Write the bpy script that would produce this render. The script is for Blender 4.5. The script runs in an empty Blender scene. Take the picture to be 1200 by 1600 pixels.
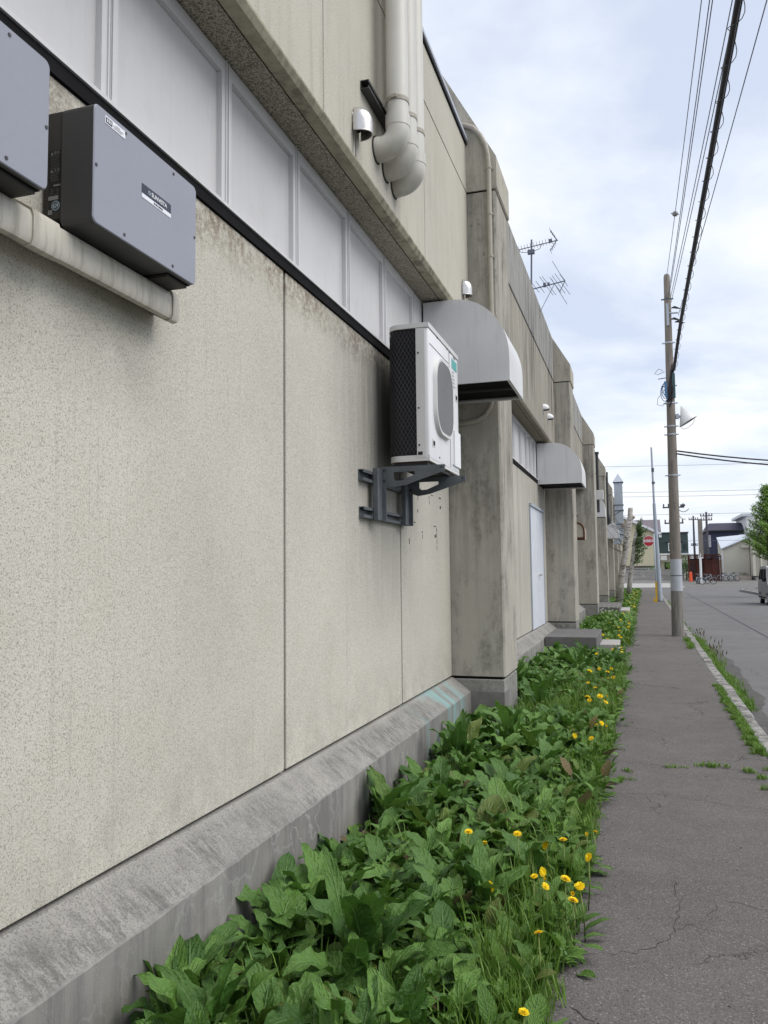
import bpy, bmesh, math, random
from mathutils import Vector, Matrix, noise as mnoise
random.seed(7)
R = math.radians
scene = bpy.context.scene
C = scene.collection

# ------------------------------------------------------------------ camera, sky, sun, exposure
cam = bpy.data.cameras.new('camera'); camo = bpy.data.objects.new('camera', cam); C.objects.link(camo)
cam.sensor_fit = 'VERTICAL'; cam.sensor_height = 36.0; cam.sensor_width = 27.0; cam.lens = 36 * 1250 / 1600
cam.clip_start = 0.05; cam.clip_end = 3000
yaw, pitch, roll = R(17.635), R(4.315), R(0.62)
fw = Vector((-math.sin(yaw) * math.cos(pitch), math.cos(yaw) * math.cos(pitch), math.sin(pitch)))
r0 = Vector((math.cos(yaw), math.sin(yaw), 0)); u0 = r0.cross(fw)
rt = r0 * math.cos(roll) - u0 * math.sin(roll); up = u0 * math.cos(roll) + r0 * math.sin(roll)
mw = Matrix(((rt.x, up.x, -fw.x, 0), (rt.y, up.y, -fw.y, 0), (rt.z, up.z, -fw.z, 1.6), (0, 0, 0, 1)))
camo.matrix_world = mw
scene.camera = camo

SUN_EL, SUN_AZ = R(52), R(97)        # azimuth clockwise from +Y: light comes over the street
world = bpy.data.worlds.new('World'); scene.world = world; world.use_nodes = True
wt = world.node_tree; wn = wt.nodes; wl = wt.links
wn.clear()
wo = wn.new('ShaderNodeOutputWorld'); bg = wn.new('ShaderNodeBackground'); wl.new(bg.outputs[0], wo.inputs[0])
sky = wn.new('ShaderNodeTexSky'); sky.sky_type = 'NISHITA'; sky.sun_disc = False
sky.sun_elevation = SUN_EL; sky.sun_rotation = SUN_AZ
SKY_STRENGTH = 0.10
bg.inputs[1].default_value = SKY_STRENGTH
tc = wn.new('ShaderNodeTexCoord'); sep = wn.new('ShaderNodeSeparateXYZ'); wl.new(tc.outputs['Generated'], sep.inputs[0])
def wmath(op, a, b=None):
    n = wn.new('ShaderNodeMath'); n.operation = op
    for i, v in enumerate((a, b)):
        if v is None: continue
        if isinstance(v, (int, float)): n.inputs[i].default_value = v
        else: wl.new(v, n.inputs[i])
    return n.outputs[0]
den = wmath('ADD', wmath('MAXIMUM', sep.outputs[2], 0.0), 0.16)      # a flat cloud deck seen from below
cx = wmath('DIVIDE', sep.outputs[0], den); cy = wmath('DIVIDE', sep.outputs[1], den)
comb = wn.new('ShaderNodeCombineXYZ'); wl.new(cx, comb.inputs[0]); wl.new(cy, comb.inputs[1]); comb.inputs[2].default_value = 3.7
n1 = wn.new('ShaderNodeTexNoise'); n1.inputs['Scale'].default_value = 1.05; n1.inputs['Detail'].default_value = 7
n1.inputs['Roughness'].default_value = 0.56; n1.inputs['Distortion'].default_value = 0.25
wl.new(comb.outputs[0], n1.inputs['Vector'])
n2 = wn.new('ShaderNodeTexNoise'); n2.inputs['Scale'].default_value = 0.42; n2.inputs['Detail'].default_value = 4
wl.new(comb.outputs[0], n2.inputs['Vector'])
cm = wmath('ADD', wmath('MULTIPLY', n1.outputs['Fac'], 0.6), wmath('MULTIPLY', n2.outputs['Fac'], 0.4))
rp = wn.new('ShaderNodeValToRGB'); wl.new(cm, rp.inputs[0])
K = 5.6
els = rp.color_ramp.elements
els[0].position = 0.40; els[0].color = (0.66, 0.73, 0.88, 1)
els[1].position = 0.55; els[1].color = (1.10, 1.09, 1.07, 1)
e = els.new(0.465); e.color = (0.84, 0.895, 0.985, 1)
sc_ = wn.new('ShaderNodeVectorMath'); sc_.operation = 'SCALE'; sc_.inputs['Scale'].default_value = K
hz = wn.new('ShaderNodeMapRange'); wl.new(sep.outputs[2], hz.inputs[0]); hz.inputs[1].default_value = 0.0; hz.inputs[2].default_value = 0.16; hz.inputs[3].default_value = 0.62; hz.inputs[4].default_value = 0.0
hm = wn.new('ShaderNodeMix'); hm.data_type = 'RGBA'; wl.new(hz.outputs[0], hm.inputs[0]); wl.new(rp.outputs[0], hm.inputs[6]); hm.inputs[7].default_value = (0.60, 0.69, 0.86, 1)
wl.new(hm.outputs[2], sc_.inputs[0])
mx = wn.new('ShaderNodeMix'); mx.data_type = 'RGBA'; mx.inputs[0].default_value = 0.90
wl.new(sky.outputs[0], mx.inputs[6]); wl.new(sc_.outputs[0], mx.inputs[7])
wl.new(mx.outputs[2], bg.inputs[0])

sl = bpy.data.lights.new('sun', 'SUN'); sl.energy = 1.35; sl.angle = R(50); sl.color = (1.0, 0.955, 0.88)
so = bpy.data.objects.new('sun', sl); C.objects.link(so)
sd = Vector((math.sin(SUN_AZ) * math.cos(SUN_EL), math.cos(SUN_AZ) * math.cos(SUN_EL), math.sin(SUN_EL)))
so.rotation_euler = sd.to_track_quat('Z', 'Y').to_euler(); so.location = (20, 0, 30)
vs = scene.view_settings
vs.view_transform = 'Standard'; vs.look = 'None'; vs.exposure = 0.95; vs.gamma = 1.0; vs.use_curve_mapping = False

# ------------------------------------------------------------------ node material helpers
class NM:
    def __init__(s, name, rough=0.8, spec=0.35, metal=0.0):
        s.m = bpy.data.materials.new(name); s.m.use_nodes = True
        s.t = s.m.node_tree; s.b = s.t.nodes['Principled BSDF']; s.out = s.t.nodes['Material Output']
        s.b.inputs['Roughness'].default_value = rough; s.b.inputs['Specular IOR Level'].default_value = spec
        s.b.inputs['Metallic'].default_value = metal
        s._pos = None
    def new(s, t): return s.t.nodes.new(t)
    def link(s, a, b): s.t.links.new(a, b)
    def setin(s, sock, v):
        if isinstance(v, (int, float)): sock.default_value = v
        elif isinstance(v, (tuple, list)):
            sock.default_value = tuple(v) + ((1,) if len(v) == 3 and sock.type == 'RGBA' else ())
        else: s.link(v, sock)
    @property
    def pos(s):
        if s._pos is None: s._pos = s.new('ShaderNodeNewGeometry').outputs['Position']
        return s._pos
    def obj(s): return s.new('ShaderNodeTexCoord').outputs['Object']
    def uv(s): return s.new('ShaderNodeTexCoord').outputs['UV']
    def scale(s, v, sx, sy, sz):
        n = s.new('ShaderNodeVectorMath'); n.operation = 'MULTIPLY'; s.link(v, n.inputs[0]); n.inputs[1].default_value = (sx, sy, sz)
        return n.outputs[0]
    def noise(s, sc, det=3, ro=0.5, v=None, dist=0.0, out='Fac'):
        n = s.new('ShaderNodeTexNoise'); s.link(v if v is not None else s.pos, n.inputs['Vector'])
        n.inputs['Scale'].default_value = sc; n.inputs['Detail'].default_value = det; n.inputs['Roughness'].default_value = ro
        n.inputs['Distortion'].default_value = dist
        return n.outputs[out]
    def voro(s, sc, v=None, feat='F1', rnd=1.0, out='Distance'):
        n = s.new('ShaderNodeTexVoronoi'); n.feature = feat; s.link(v if v is not None else s.pos, n.inputs['Vector'])
        n.inputs['Scale'].default_value = sc; n.inputs['Randomness'].default_value = rnd
        return n.outputs[out]
    def ramp(s, f, a, b, lo=0.0, hi=1.0):           # linear map of f from [a,b] to [lo,hi], clamped
        n = s.new('ShaderNodeMapRange'); s.setin(n.inputs[0], f)
        n.inputs[1].default_value = a; n.inputs[2].default_value = b; n.inputs[3].default_value = lo; n.inputs[4].default_value = hi
        return n.outputs[0]
    def math(s, op, a, b=None):
        n = s.new('ShaderNodeMath'); n.operation = op; s.setin(n.inputs[0], a)
        if b is not None: s.setin(n.inputs[1], b)
        return n.outputs[0]
    def mix(s, f, a, b, mode='MIX'):
        n = s.new('ShaderNodeMix'); n.data_type = 'RGBA'; n.blend_type = mode
        s.setin(n.inputs[0], f); s.setin(n.inputs[6], a); s.setin(n.inputs[7], b)
        return n.outputs[2]
    def xyz(s, v=None):
        n = s.new('ShaderNodeSeparateXYZ'); s.link(v if v is not None else s.pos, n.inputs[0]); return n.outputs
    def col(s, c): s.setin(s.b.inputs['Base Color'], c); return s
    def rough(s, c): s.setin(s.b.inputs['Roughness'], c); return s
    def bump(s, h, st=0.4, d=0.01):
        n = s.new('ShaderNodeBump'); n.inputs['Strength'].default_value = st; n.inputs['Distance'].default_value = d
        s.link(h, n.inputs['Height']); s.link(n.outputs[0], s.b.inputs['Normal']); return s

def flat(name, c, rough=0.6, spec=0.4, metal=0.0, var=0.15, sc=3.0, fine=60.0):
    n = NM(name, rough, spec, metal)
    f = n.math('ADD', n.math('MULTIPLY', n.noise(sc, 4, 0.6), 0.7), n.math('MULTIPLY', n.noise(fine, 2), 0.3))
    k = n.ramp(f, 0.3, 0.7)
    n.col(n.mix(k, tuple(x * (1 - var) for x in c), tuple(min(1, x * (1 + var)) for x in c)))
    n.rough(n.ramp(n.noise(sc * 2.3, 4), 0.3, 0.7, max(0.05, rough - 0.08), min(1, rough + 0.08)))
    return n.m

def band(n, val, a, b, c, d):       # soft top-hat: 0 below a, 1 between b and c, 0 above d
    return n.math('MULTIPLY', n.ramp(val, a, b), n.ramp(val, c, d, 1, 0))

# fine sprayed stucco
def make_stucco(name, base, soot):  # soot adds wall dirt and the painted shade by the air conditioner
    n = NM(name, 0.95, 0.15)
    g = n.noise(185, 2, 0.5); g2 = n.noise(70, 3, 0.6)
    big = n.noise(0.55, 5, 0.55); mid = n.noise(2.6, 5, 0.6)
    c = n.mix(n.ramp(big, 0.35, 0.65), tuple(x * 0.93 for x in base), tuple(x * 1.05 for x in base))
    c = n.mix(n.ramp(mid, 0.45, 0.75, 0, 0.25), c, (base[0] * .78, base[1] * .77, base[2] * .72))
    grain = n.math('MAXIMUM', n.ramp(g, 0.55, 0.645), n.ramp(g2, 0.70, 0.80, 0, 0.15))
    c = n.mix(n.math('MULTIPLY', grain, 0.52), c, (0.11, 0.10, 0.085))
    c = n.mix(n.ramp(g, 0.30, 0.42, 0.35, 0), c, (0.80, 0.78, 0.72))
    x, y, z = n.xyz()
    st = n.noise(2.0, 5, 0.6, n.scale(n.pos, 1, 7, 0.55))
    if soot:
        dr = n.math('MULTIPLY', n.ramp(n.noise(2.0, 4, .6, n.scale(n.pos, 1, 16, .22)), 0.57, 0.66), n.ramp(n.noise(1.1, 3), .42, .58))
        c = n.mix(n.math('MULTIPLY', dr, 0.15), c, (0.16, 0.145, 0.115))
        sp = n.math('MULTIPLY', n.ramp(z, 0.95, 0.52), n.ramp(n.noise(6, 5, .7), .40, .66))
        c = n.mix(n.math('MULTIPLY', sp, 0.30), c, (0.17, 0.16, 0.13))
        pt = n.ramp(n.noise(0.8, 2, .4, n.scale(n.pos, 1, 1, .8)), .56, .58)
        c = n.mix(n.math('MULTIPLY', pt, 0.07), c, (0.30, 0.29, 0.26))
        # rusty run-off under the sill, dirt under the cable duct, dirt plus painted occlusion shade beside the air conditioner
        edge = n.ramp(n.math('ADD', z, n.math('MULTIPLY', n.noise(5, 4, 0.7, n.scale(n.pos, 1, 1, 0.35)), 0.40)), 3.30, 3.50)
        rust = n.math('MULTIPLY', n.math('MULTIPLY', edge, n.ramp(n.noise(26, 4, 0.7), 0.38, 0.60)), n.ramp(n.noise(0.9, 3), 0.30, 0.48))
        c = n.mix(n.math('MULTIPLY', rust, 0.68), c, (0.13, 0.085, 0.045))
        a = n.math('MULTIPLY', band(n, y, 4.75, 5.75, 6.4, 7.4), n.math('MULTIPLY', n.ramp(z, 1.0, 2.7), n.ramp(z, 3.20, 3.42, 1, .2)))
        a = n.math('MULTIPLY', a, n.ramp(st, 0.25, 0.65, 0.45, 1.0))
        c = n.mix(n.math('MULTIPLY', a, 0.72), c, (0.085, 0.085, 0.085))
        b_ = n.math('MULTIPLY', n.ramp(y, 2.95, 2.7), n.math('MULTIPLY', n.ramp(z, 2.2, 2.62), n.ramp(n.noise(3.5, 4), 0.35, 0.6)))
        c = n.mix(n.math('MULTIPLY', b_, 0.35), c, (0.10, 0.10, 0.075))
    else:
        v = n.math('MULTIPLY', n.ramp(st, 0.48, 0.70), n.ramp(z, 6.2, 4.3, 0.2, 1.0))
        c = n.mix(n.math('MULTIPLY', v, 0.20), c, (0.15, 0.14, 0.10))
        # two black runs under the wall vent
        run = n.math('MULTIPLY', band(n, y, 4.60, 4.63, 4.70, 4.74), band(n, z, 4.18, 4.22, 4.40, 4.46))
        run = n.math('MULTIPLY', run, n.ramp(n.noise(3, 3, .6, n.scale(n.pos, 1, 14, 1.2)), 0.42, 0.56))
        c = n.mix(n.math('MULTIPLY', run, 0.8), c, (0.035, 0.03, 0.028))
    n.col(c)
    n.bump(n.math('ADD', n.math('MULTIPLY', g, 0.6), n.math('MULTIPLY', g2, 0.7)), 0.38, 0.006)
    return n.m
M = {}
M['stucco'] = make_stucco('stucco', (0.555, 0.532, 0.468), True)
M['stucco_upper'] = make_stucco('stucco_upper', (0.525, 0.503, 0.435), False)

def make_concrete(name, base, dark, streak=0.5, holes=0.6, boards=False, mott=0.4, zfade=None, fine=0.12, blot=0.0):
    n = NM(name, 0.9, 0.2)
    big = n.noise(0.9, 5, 0.6); mid = n.noise(5.5, 5, 0.65); fin = n.noise(90, 2)
    c = n.mix(n.ramp(big, 0.3, 0.7), tuple(x * 0.9 for x in base), tuple(x * 1.07 for x in base))
    c = n.mix(n.math('MULTIPLY', n.ramp(mid, 0.45, 0.72), mott), c, tuple(x * 0.62 for x in base))
    sv = n.scale(n.pos, 6.0, 6.0, 0.32)
    st = n.noise(1.5, 6, 0.68, sv)
    sk = n.ramp(st, 0.465, 0.585)
    big2 = n.ramp(n.noise(0.55, 3), 0.38, 0.62)
    sk = n.math('MULTIPLY', sk, n.math('ADD', n.math('MULTIPLY', big2, 0.7), 0.3))
    if blot > 0:
        bl = n.math('MULTIPLY', n.ramp(n.noise(1.5, 6, 0.7, n.scale(n.pos, 2.2, 2.2, 0.8)), 0.50, 0.63), n.ramp(n.noise(16, 5, 0.7), 0.34, 0.62, 0.25, 1))
        c = n.mix(n.math('MULTIPLY', bl, blot), c, dark)
        pit = n.math('MULTIPLY', n.ramp(n.noise(9, 6, 0.75, n.scale(n.pos, 1, 1, .8)), 0.62, 0.68), n.ramp(n.xyz()[2], 2.2, 4.2))
        c = n.mix(n.math('MULTIPLY', pit, 0.75), c, (0.10, 0.095, 0.085))
    if zfade:
        sk = n.math('MULTIPLY', sk, n.ramp(n.xyz()[2], zfade[0], zfade[1], 0.15, 1.0))
    c = n.mix(n.math('MULTIPLY', sk, streak), c, dark)
    c = n.mix(n.math('MULTIPLY', n.ramp(fin, 0.52, 0.68), fine), c, (0.06, 0.055, 0.05))
    hole = n.ramp(n.voro(11, n.scale(n.pos, 1, 1, 0.7)), 0.0, 0.13, 1, 0)
    hole = n.math('MULTIPLY', hole, n.ramp(n.noise(2.2, 2), 0.52, 0.60))
    c = n.mix(n.math('MULTIPLY', hole, holes), c, (0.07, 0.065, 0.055))
    h = n.math('ADD', n.math('MULTIPLY', mid, 0.5), n.math('MULTIPLY', fin, 0.35))
    if boards:
        y = n.xyz()[1]
        saw = n.math('FRACT', n.math('MULTIPLY', y, 5.2))
        ln = n.math('MULTIPLY', n.ramp(saw, 0.0, 0.06, 1, 0), n.ramp(n.noise(1.4, 3, .5, n.scale(n.pos, 1, 4, .5)), 0.4, 0.6))
        c = n.mix(n.math('MULTIPLY', ln, 0.55), c, (0.07, 0.065, 0.055))
        fl = n.new('ShaderNodeMath'); fl.operation = 'FLOOR'; n.link(n.math('MULTIPLY', y, 5.2), fl.inputs[0])
        wn_ = n.new('ShaderNodeTexWhiteNoise'); wn_.noise_dimensions = '1D'; n.link(fl.outputs[0], wn_.inputs['W'])
        c = n.mix(n.math('MULTIPLY', wn_.outputs['Value'], 0.30), c, tuple(x * 0.72 for x in base))
    n.col(c); n.bump(h, 0.35, 0.008)
    return n.m
M['pillar'] = make_concrete('pillar_concrete', (0.405, 0.385, 0.335), (0.075, 0.073, 0.067), 0.62, 0.7, mott=0.22, zfade=(0.4, 5.0), blot=0.55)
M['pillar_front'] = M['pillar']
M['cap'] = make_concrete('cap_concrete', (0.46, 0.435, 0.37), (0.13, 0.12, 0.10), 0.30, 1.0, mott=0.22, blot=0.40)
M['board'] = make_concrete('board_marked_wall', (0.47, 0.45, 0.395), (0.22, 0.205, 0.175), 0.35, 0.3, True, 0.12)
M['weathered'] = make_concrete('weathered_upper_wall', (0.37, 0.345, 0.295), (0.055, 0.052, 0.046), 0.95, 0.3, True, 0.3)
M['coping'] = make_concrete('weathered_coping', (0.35, 0.345, 0.325), (0.06, 0.06, 0.058), 0.95, 0.2, True, 0.3)
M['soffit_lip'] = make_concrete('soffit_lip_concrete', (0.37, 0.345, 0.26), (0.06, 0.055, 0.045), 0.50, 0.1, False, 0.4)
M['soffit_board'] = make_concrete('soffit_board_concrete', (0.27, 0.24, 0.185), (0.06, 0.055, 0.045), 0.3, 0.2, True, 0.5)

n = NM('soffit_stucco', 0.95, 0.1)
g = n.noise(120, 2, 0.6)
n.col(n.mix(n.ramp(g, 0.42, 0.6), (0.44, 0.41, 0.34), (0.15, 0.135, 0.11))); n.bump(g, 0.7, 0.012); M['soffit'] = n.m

# plinth: cement render, dirty chamfer, crazed upright face with pale lime veins, faint green wash near the end
n = NM('plinth_concrete', 0.92, 0.2)
x, y, z = n.xyz()
big = n.noise(1.3, 5, 0.6); mid = n.noise(7, 6, 0.7); fin = n.noise(130, 2)
c = n.mix(n.ramp(big, 0.33, 0.67), (0.175, 0.168, 0.158), (0.31, 0.30, 0.28))
top = n.ramp(z, 0.352, 0.362)
run_ = n.noise(1.0, 6, 0.75, n.scale(n.pos, 9, 30, 9)); pat = n.noise(3.2, 6, 0.72)
blot = n.math('MULTIPLY', n.math('MULTIPLY', n.ramp(pat, 0.40, 0.60), n.ramp(run_, 0.40, 0.56)), n.ramp(z, 0.492, 0.462))
c2 = n.mix(n.ramp(n.noise(2.1, 4), .35, .65), (0.255, 0.248, 0.232), (0.33, 0.32, 0.30))
c2 = n.mix(n.math('MULTIPLY', blot, 0.66), c2, (0.075, 0.074, 0.072))
c2 = n.mix(n.ramp(fin, 0.5, 0.62, 0, 0.55), c2, (0.10, 0.10, 0.096))
c2 = n.mix(n.ramp(n.noise(150, 2), 0.62, 0.70, 0, 0.45), c2, (0.40, 0.395, 0.37))
strk = n.ramp(n.noise(1.6, 6, 0.72, n.scale(n.pos, 1, 9, 0.8)), 0.45, 0.60)
c1 = n.mix(n.math('MULTIPLY', strk, 0.5), c, (0.13, 0.125, 0.13))
wv = n.new('ShaderNodeVectorMath'); wv.operation = 'ADD'; n.link(n.scale(n.pos, 1, 1, 0.62), wv.inputs[0])
n.link(n.scale(n.noise(3, 4, .6, out='Color'), .35, .35, .35), wv.inputs[1])
vein = n.voro(4.6, wv.outputs[0], 'DISTANCE_TO_EDGE')
vm = n.math('MULTIPLY', n.ramp(vein, 0.004, 0.03, 1, 0), n.ramp(n.noise(1.1, 3), 0.42, 0.58))
c1 = n.mix(n.math('MULTIPLY', vm, 0.75), c1, (0.38, 0.37, 0.365))
ck = n.math('MULTIPLY', n.ramp(vein, 0.0, 0.006, 1, 0), n.ramp(n.noise(1.9, 3), 0.5, 0.6))
c1 = n.mix(n.math('MULTIPLY', ck, 0.7), c1, (0.05, 0.05, 0.05))
c = n.mix(top, c1, c2)
gm = n.math('MULTIPLY', band(n, y, 6.3, 6.9, 7.7, 8.1), n.ramp(n.noise(1.3, 4, .6, n.scale(n.pos, 1, 5, .8)), 0.48, 0.58))
c = n.mix(n.math('MULTIPLY', gm, 0.85), c, (0.22, 0.36, 0.36))
n.col(c); n.bump(n.math('ADD', n.math('MULTIPLY', mid, 0.6), n.math('MULTIPLY', fin, 0.3)), 0.4, 0.008); M['plinth'] = n.m

# asphalt
def make_asphalt(name, base, cracks=0.8, patch=0.25):
    n = NM(name, 0.93, 0.25)
    big = n.noise(0.5, 5, 0.6); mid = n.noise(3.5, 6, 0.7)
    c = n.mix(n.ramp(big, 0.3, 0.7), tuple(v * 0.84 for v in base), tuple(v * 1.12 for v in base))
    c = n.mix(n.math('MULTIPLY', n.ramp(mid, 0.42, 0.70), patch), c, tuple(v * 0.62 for v in base))
    st = n.voro(190, out='Color')
    sx = n.xyz(st)
    c = n.mix(n.ramp(sx[0], 0.90, 0.97, 0, 0.50), c, (0.34, 0.325, 0.31))
    c = n.mix(n.ramp(sx[1], 0.70, 0.95, 0, 0.55), c, (0.035, 0.033, 0.035))
    wv = n.new('ShaderNodeVectorMath'); wv.operation = 'ADD'; n.link(n.pos, wv.inputs[0])
    n.link(n.scale(n.noise(4, 5, .65, out='Color'), .5, .5, 0), wv.inputs[1])
    ed = n.voro(0.9, wv.outputs[0], 'DISTANCE_TO_EDGE')
    cr = n.math('MULTIPLY', n.ramp(ed, 0.002, 0.010, 1, 0), n.ramp(n.noise(0.8, 3), 0.50, 0.58))
    c = n.mix(n.math('MULTIPLY', cr, cracks), c, (0.018, 0.017, 0.018))
    n.col(c)
    n.bump(n.math('SUBTRACT', n.math('ADD', n.noise(120, 3, 0.6), n.math('MULTIPLY', mid, 0.7)), n.math('MULTIPLY', cr, 1.5)), 0.55, 0.009)
    return n.m
M['sidewalk'] = make_asphalt('sidewalk_asphalt', (0.136, 0.125, 0.121), 0.45, 0.45)
M['road'] = make_asphalt('road_asphalt', (0.165, 0.163, 0.165), 0.5, 0.30)

def ground_mat(name, a, b, sc):
    n = NM(name, 1.0, 0.1)
    f = n.noise(sc, 6, 0.7); p = n.voro(sc * 9)
    c = n.mix(n.ramp(f, 0.35, 0.65), a, b); c = n.mix(n.ramp(p, 0.1, 0.6, 0.5, 0), c, tuple(v * 1.7 for v in b))
    n.col(c); n.bump(n.math('ADD', f, p), 0.6, 0.02); return n.m
M['soil'] = ground_mat('soil', (0.022, 0.018, 0.013), (0.05, 0.041, 0.03), 9)
M['ground'] = ground_mat('gravel_ground', (0.135, 0.13, 0.127), (0.19, 0.185, 0.18), 2)
M['pebble'] = ground_mat('grey_pebbles', (0.09, 0.09, 0.10), (0.20, 0.20, 0.22), 14)
M['apron'] = make_concrete('pale_paving', (0.40, 0.39, 0.375), (0.22, 0.21, 0.20), 0.25, 0, False, 0.3)

n = NM('kerb_concrete', 0.95, 0.2)
f = n.noise(7, 6, 0.7); gx = n.noise(75, 3)
c = n.mix(n.ramp(f, 0.40, 0.60), (0.13, 0.127, 0.12), (0.36, 0.35, 0.335)); c = n.mix(n.ramp(gx, 0.55, 0.68, 0, .6), c, (0.09, .088, .08))
n.col(c); n.bump(n.math('ADD', f, n.math('MULTIPLY', gx, .5)), 0.7, 0.02); M['kerb'] = n.m
M['step'] = make_concrete('step_concrete', (0.155, 0.15, 0.148), (0.07, 0.065, 0.065), 0.35, 0.2, False, 0.35)

# painted and metal things
M['dark_gap'] = flat('dark_gap', (0.012, 0.012, 0.013), 0.9, 0.1)
M['joint'] = flat('sealant_joint', (0.03, 0.029, 0.028), 0.8, 0.2)
M['win_frame'] = flat('window_frame_paint', (0.60, 0.60, 0.61), 0.45, 0.4, var=0.05)
n = NM('frosted_window_panel', 0.36, 0.45)
oi = n.new('ShaderNodeObjectInfo')
c = n.mix(oi.outputs['Random'], (0.53, 0.525, 0.53), (0.585, 0.58, 0.585))
c = n.mix(n.ramp(n.noise(1.2, 5, .7, n.scale(n.pos, 3, 22, .8)), .50, .72, 0, .11), c, (0.30, 0.29, 0.27))
c = n.mix(n.ramp(n.noise(7, 5, .7), .55, .75, 0, .18), c, (0.36, 0.35, 0.34)); n.col(c)
n.rough(n.ramp(n.noise(4, 4), .3, .7, .28, .5)); M['win_pane'] = n.m
M['win_shadow'] = flat('window_gap_shade', (0.16, 0.15, 0.145), 0.7, 0.2)  # backing colour stands in for shade in the gaps between windows
M['flashing'] = flat('roof_flashing_paint', (0.42, 0.45, 0.52), 0.35, 0.5, var=0.06)
n = NM('hood_paint', 0.40, 0.45)
c = n.mix(n.ramp(n.noise(1.5, 4), .35, .65), (0.57, 0.57, 0.58), (0.64, 0.64, 0.65))
c = n.mix(n.ramp(n.noise(1.3, 6, .72, n.scale(n.pos, 8, 8, .7)), .52, .72, 0, .30), c, (0.30, 0.28, 0.25))
c = n.mix(n.ramp(n.voro(9), 0.0, 0.035, .6, 0), c, (0.16, 0.11, 0.08)); n.col(c); M['hood'] = n.m
M['white_paint'] = flat('white_paint', (0.74, 0.745, 0.76), 0.4, 0.45, var=0.04)
M['door'] = flat('door_paint', (0.66, 0.69, 0.76), 0.35, 0.5, var=0.05)
M['ac_white'] = flat('ac_casing', (0.72, 0.725, 0.75), 0.38, 0.45, var=0.04)
M['ac_side'] = flat('ac_side_casing', (0.60, 0.595, 0.59), 0.45, 0.4, var=0.05)
M['ac_grille'] = flat('ac_fan_guard', (0.31, 0.312, 0.325), 0.55, 0.3, var=0.06)
M['coil'] = flat('coil_black', (0.010, 0.010, 0.012), 0.6, 0.3)
M['wire_guard'] = flat('coil_guard_wire', (0.045, 0.045, 0.05), 0.5, 0.4)
M['rust'] = flat('rusty_steel', (0.10, 0.045, 0.025), 0.9, 0.2, var=0.5, sc=14)
M['bracket'] = flat('galvanised_bracket', (0.105, 0.118, 0.130), 0.55, 0.45, 0.3, var=0.25, sc=9)
M['bolt'] = flat('bolt_steel', (0.03, 0.03, 0.032), 0.5, 0.5)
M['inv_front'] = flat('inverter_front_cover', (0.280, 0.292, 0.345), 0.42, 0.4, var=0.05, sc=2)
M['inv_side'] = flat('inverter_cover_side', (0.062, 0.061, 0.062), 0.55, 0.4, var=0.08)
M['inv_case'] = flat('inverter_chassis', (0.040, 0.038, 0.035), 0.6, 0.35, var=0.08)
M['ink'] = flat('label_dark', (0.035, 0.04, 0.065), 0.5, 0.4, var=0.02)
M['ink_black'] = flat('label_black', (0.012, 0.012, 0.013), 0.5, 0.4, var=0.02)
M['label_white'] = flat('label_white', (0.78, 0.79, 0.84), 0.5, 0.4, var=0.02)
M['label_grey'] = flat('label_grey', (0.22, 0.22, 0.22), 0.5, 0.4, var=0.02)
M['label_blue'] = flat('label_pale_blue', (0.34, 0.42, 0.48), 0.5, 0.4, var=0.02)
M['teal'] = flat('label_teal', (0.10, 0.38, 0.37), 0.5, 0.4, var=0.03)
n = NM('duct_plastic', 0.5, 0.4)
x, y, z = n.xyz()
c = n.mix(n.ramp(n.noise(1.4, 4), .35, .65), (0.50, 0.475, 0.41), (0.58, 0.555, 0.49))
drt = n.math('MULTIPLY', n.ramp(n.noise(2.2, 5, .65, n.scale(n.pos, 2, 9, 1.2)), 0.46, 0.66), 0.55)
c = n.mix(drt, c, (0.17, 0.155, 0.12)); n.col(c); M['duct'] = n.m
n = NM('pvc_pipe', 0.38, 0.45)
c = n.mix(n.ramp(n.noise(2, 4), .3, .7), (0.56, 0.55, 0.505), (0.63, 0.62, 0.58))
c = n.mix(n.math('MULTIPLY', n.ramp(n.xyz()[2], 4.75, 4.45), n.ramp(n.noise(9, 4), .3, .6, .1, .45)), c, (0.30, 0.27, 0.20))
n.col(c); M['pvc'] = n.m
M['conduit'] = flat('conduit_paint', (0.37, 0.345, 0.29), 0.5, 0.4, var=0.12, sc=8)
M['steel'] = flat('stainless_steel', (0.62, 0.60, 0.59), 0.28, 0.5, 0.85, var=0.08)
M['galv'] = flat('galvanised_sheet', (0.42, 0.46, 0.52), 0.45, 0.5, 0.35, var=0.08)
M['rail'] = flat('dark_steel_rail', (0.035, 0.037, 0.038), 0.5, 0.4, var=0.3)
M['cable'] = flat('black_cable', (0.018, 0.017, 0.022), 0.55, 0.4)
M['wire'] = flat('grey_wire', (0.13, 0.14, 0.18), 0.6, 0.3)
M['blue'] = flat('blue_cable', (0.09, 0.20, 0.38), 0.5, 0.4)
n = NM('pole_concrete', 0.9, 0.2)
x, y, z = n.xyz()
c = n.mix(n.ramp(n.noise(6, 5, .6, n.scale(n.pos, 3, 3, .4)), .35, .65), (0.19, 0.165, 0.145), (0.26, 0.235, 0.21))
cl = n.mix(n.ramp(n.noise(5, 5, .6, n.scale(n.pos, 4, 4, .3)), .35, .65), (0.145, 0.135, 0.12), (0.27, 0.255, 0.235))
c = n.mix(n.ramp(z, 1.06, 1.09, 1, 0), c, cl)
n.col(c); n.bump(n.noise(70, 3), .3, .006); M['pole'] = n.m
M['pole_wrap'] = flat('pole_guard_sheet', (0.41, 0.43, 0.47), 0.5, 0.35, var=0.10, sc=5)
M['pale_pole'] = flat('pale_blue_grey_pole', (0.36, 0.41, 0.47), 0.5, 0.4, var=0.08)
M['yellow'] = flat('yellow_guard', (0.60, 0.36, 0.02), 0.5, 0.4)
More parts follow.
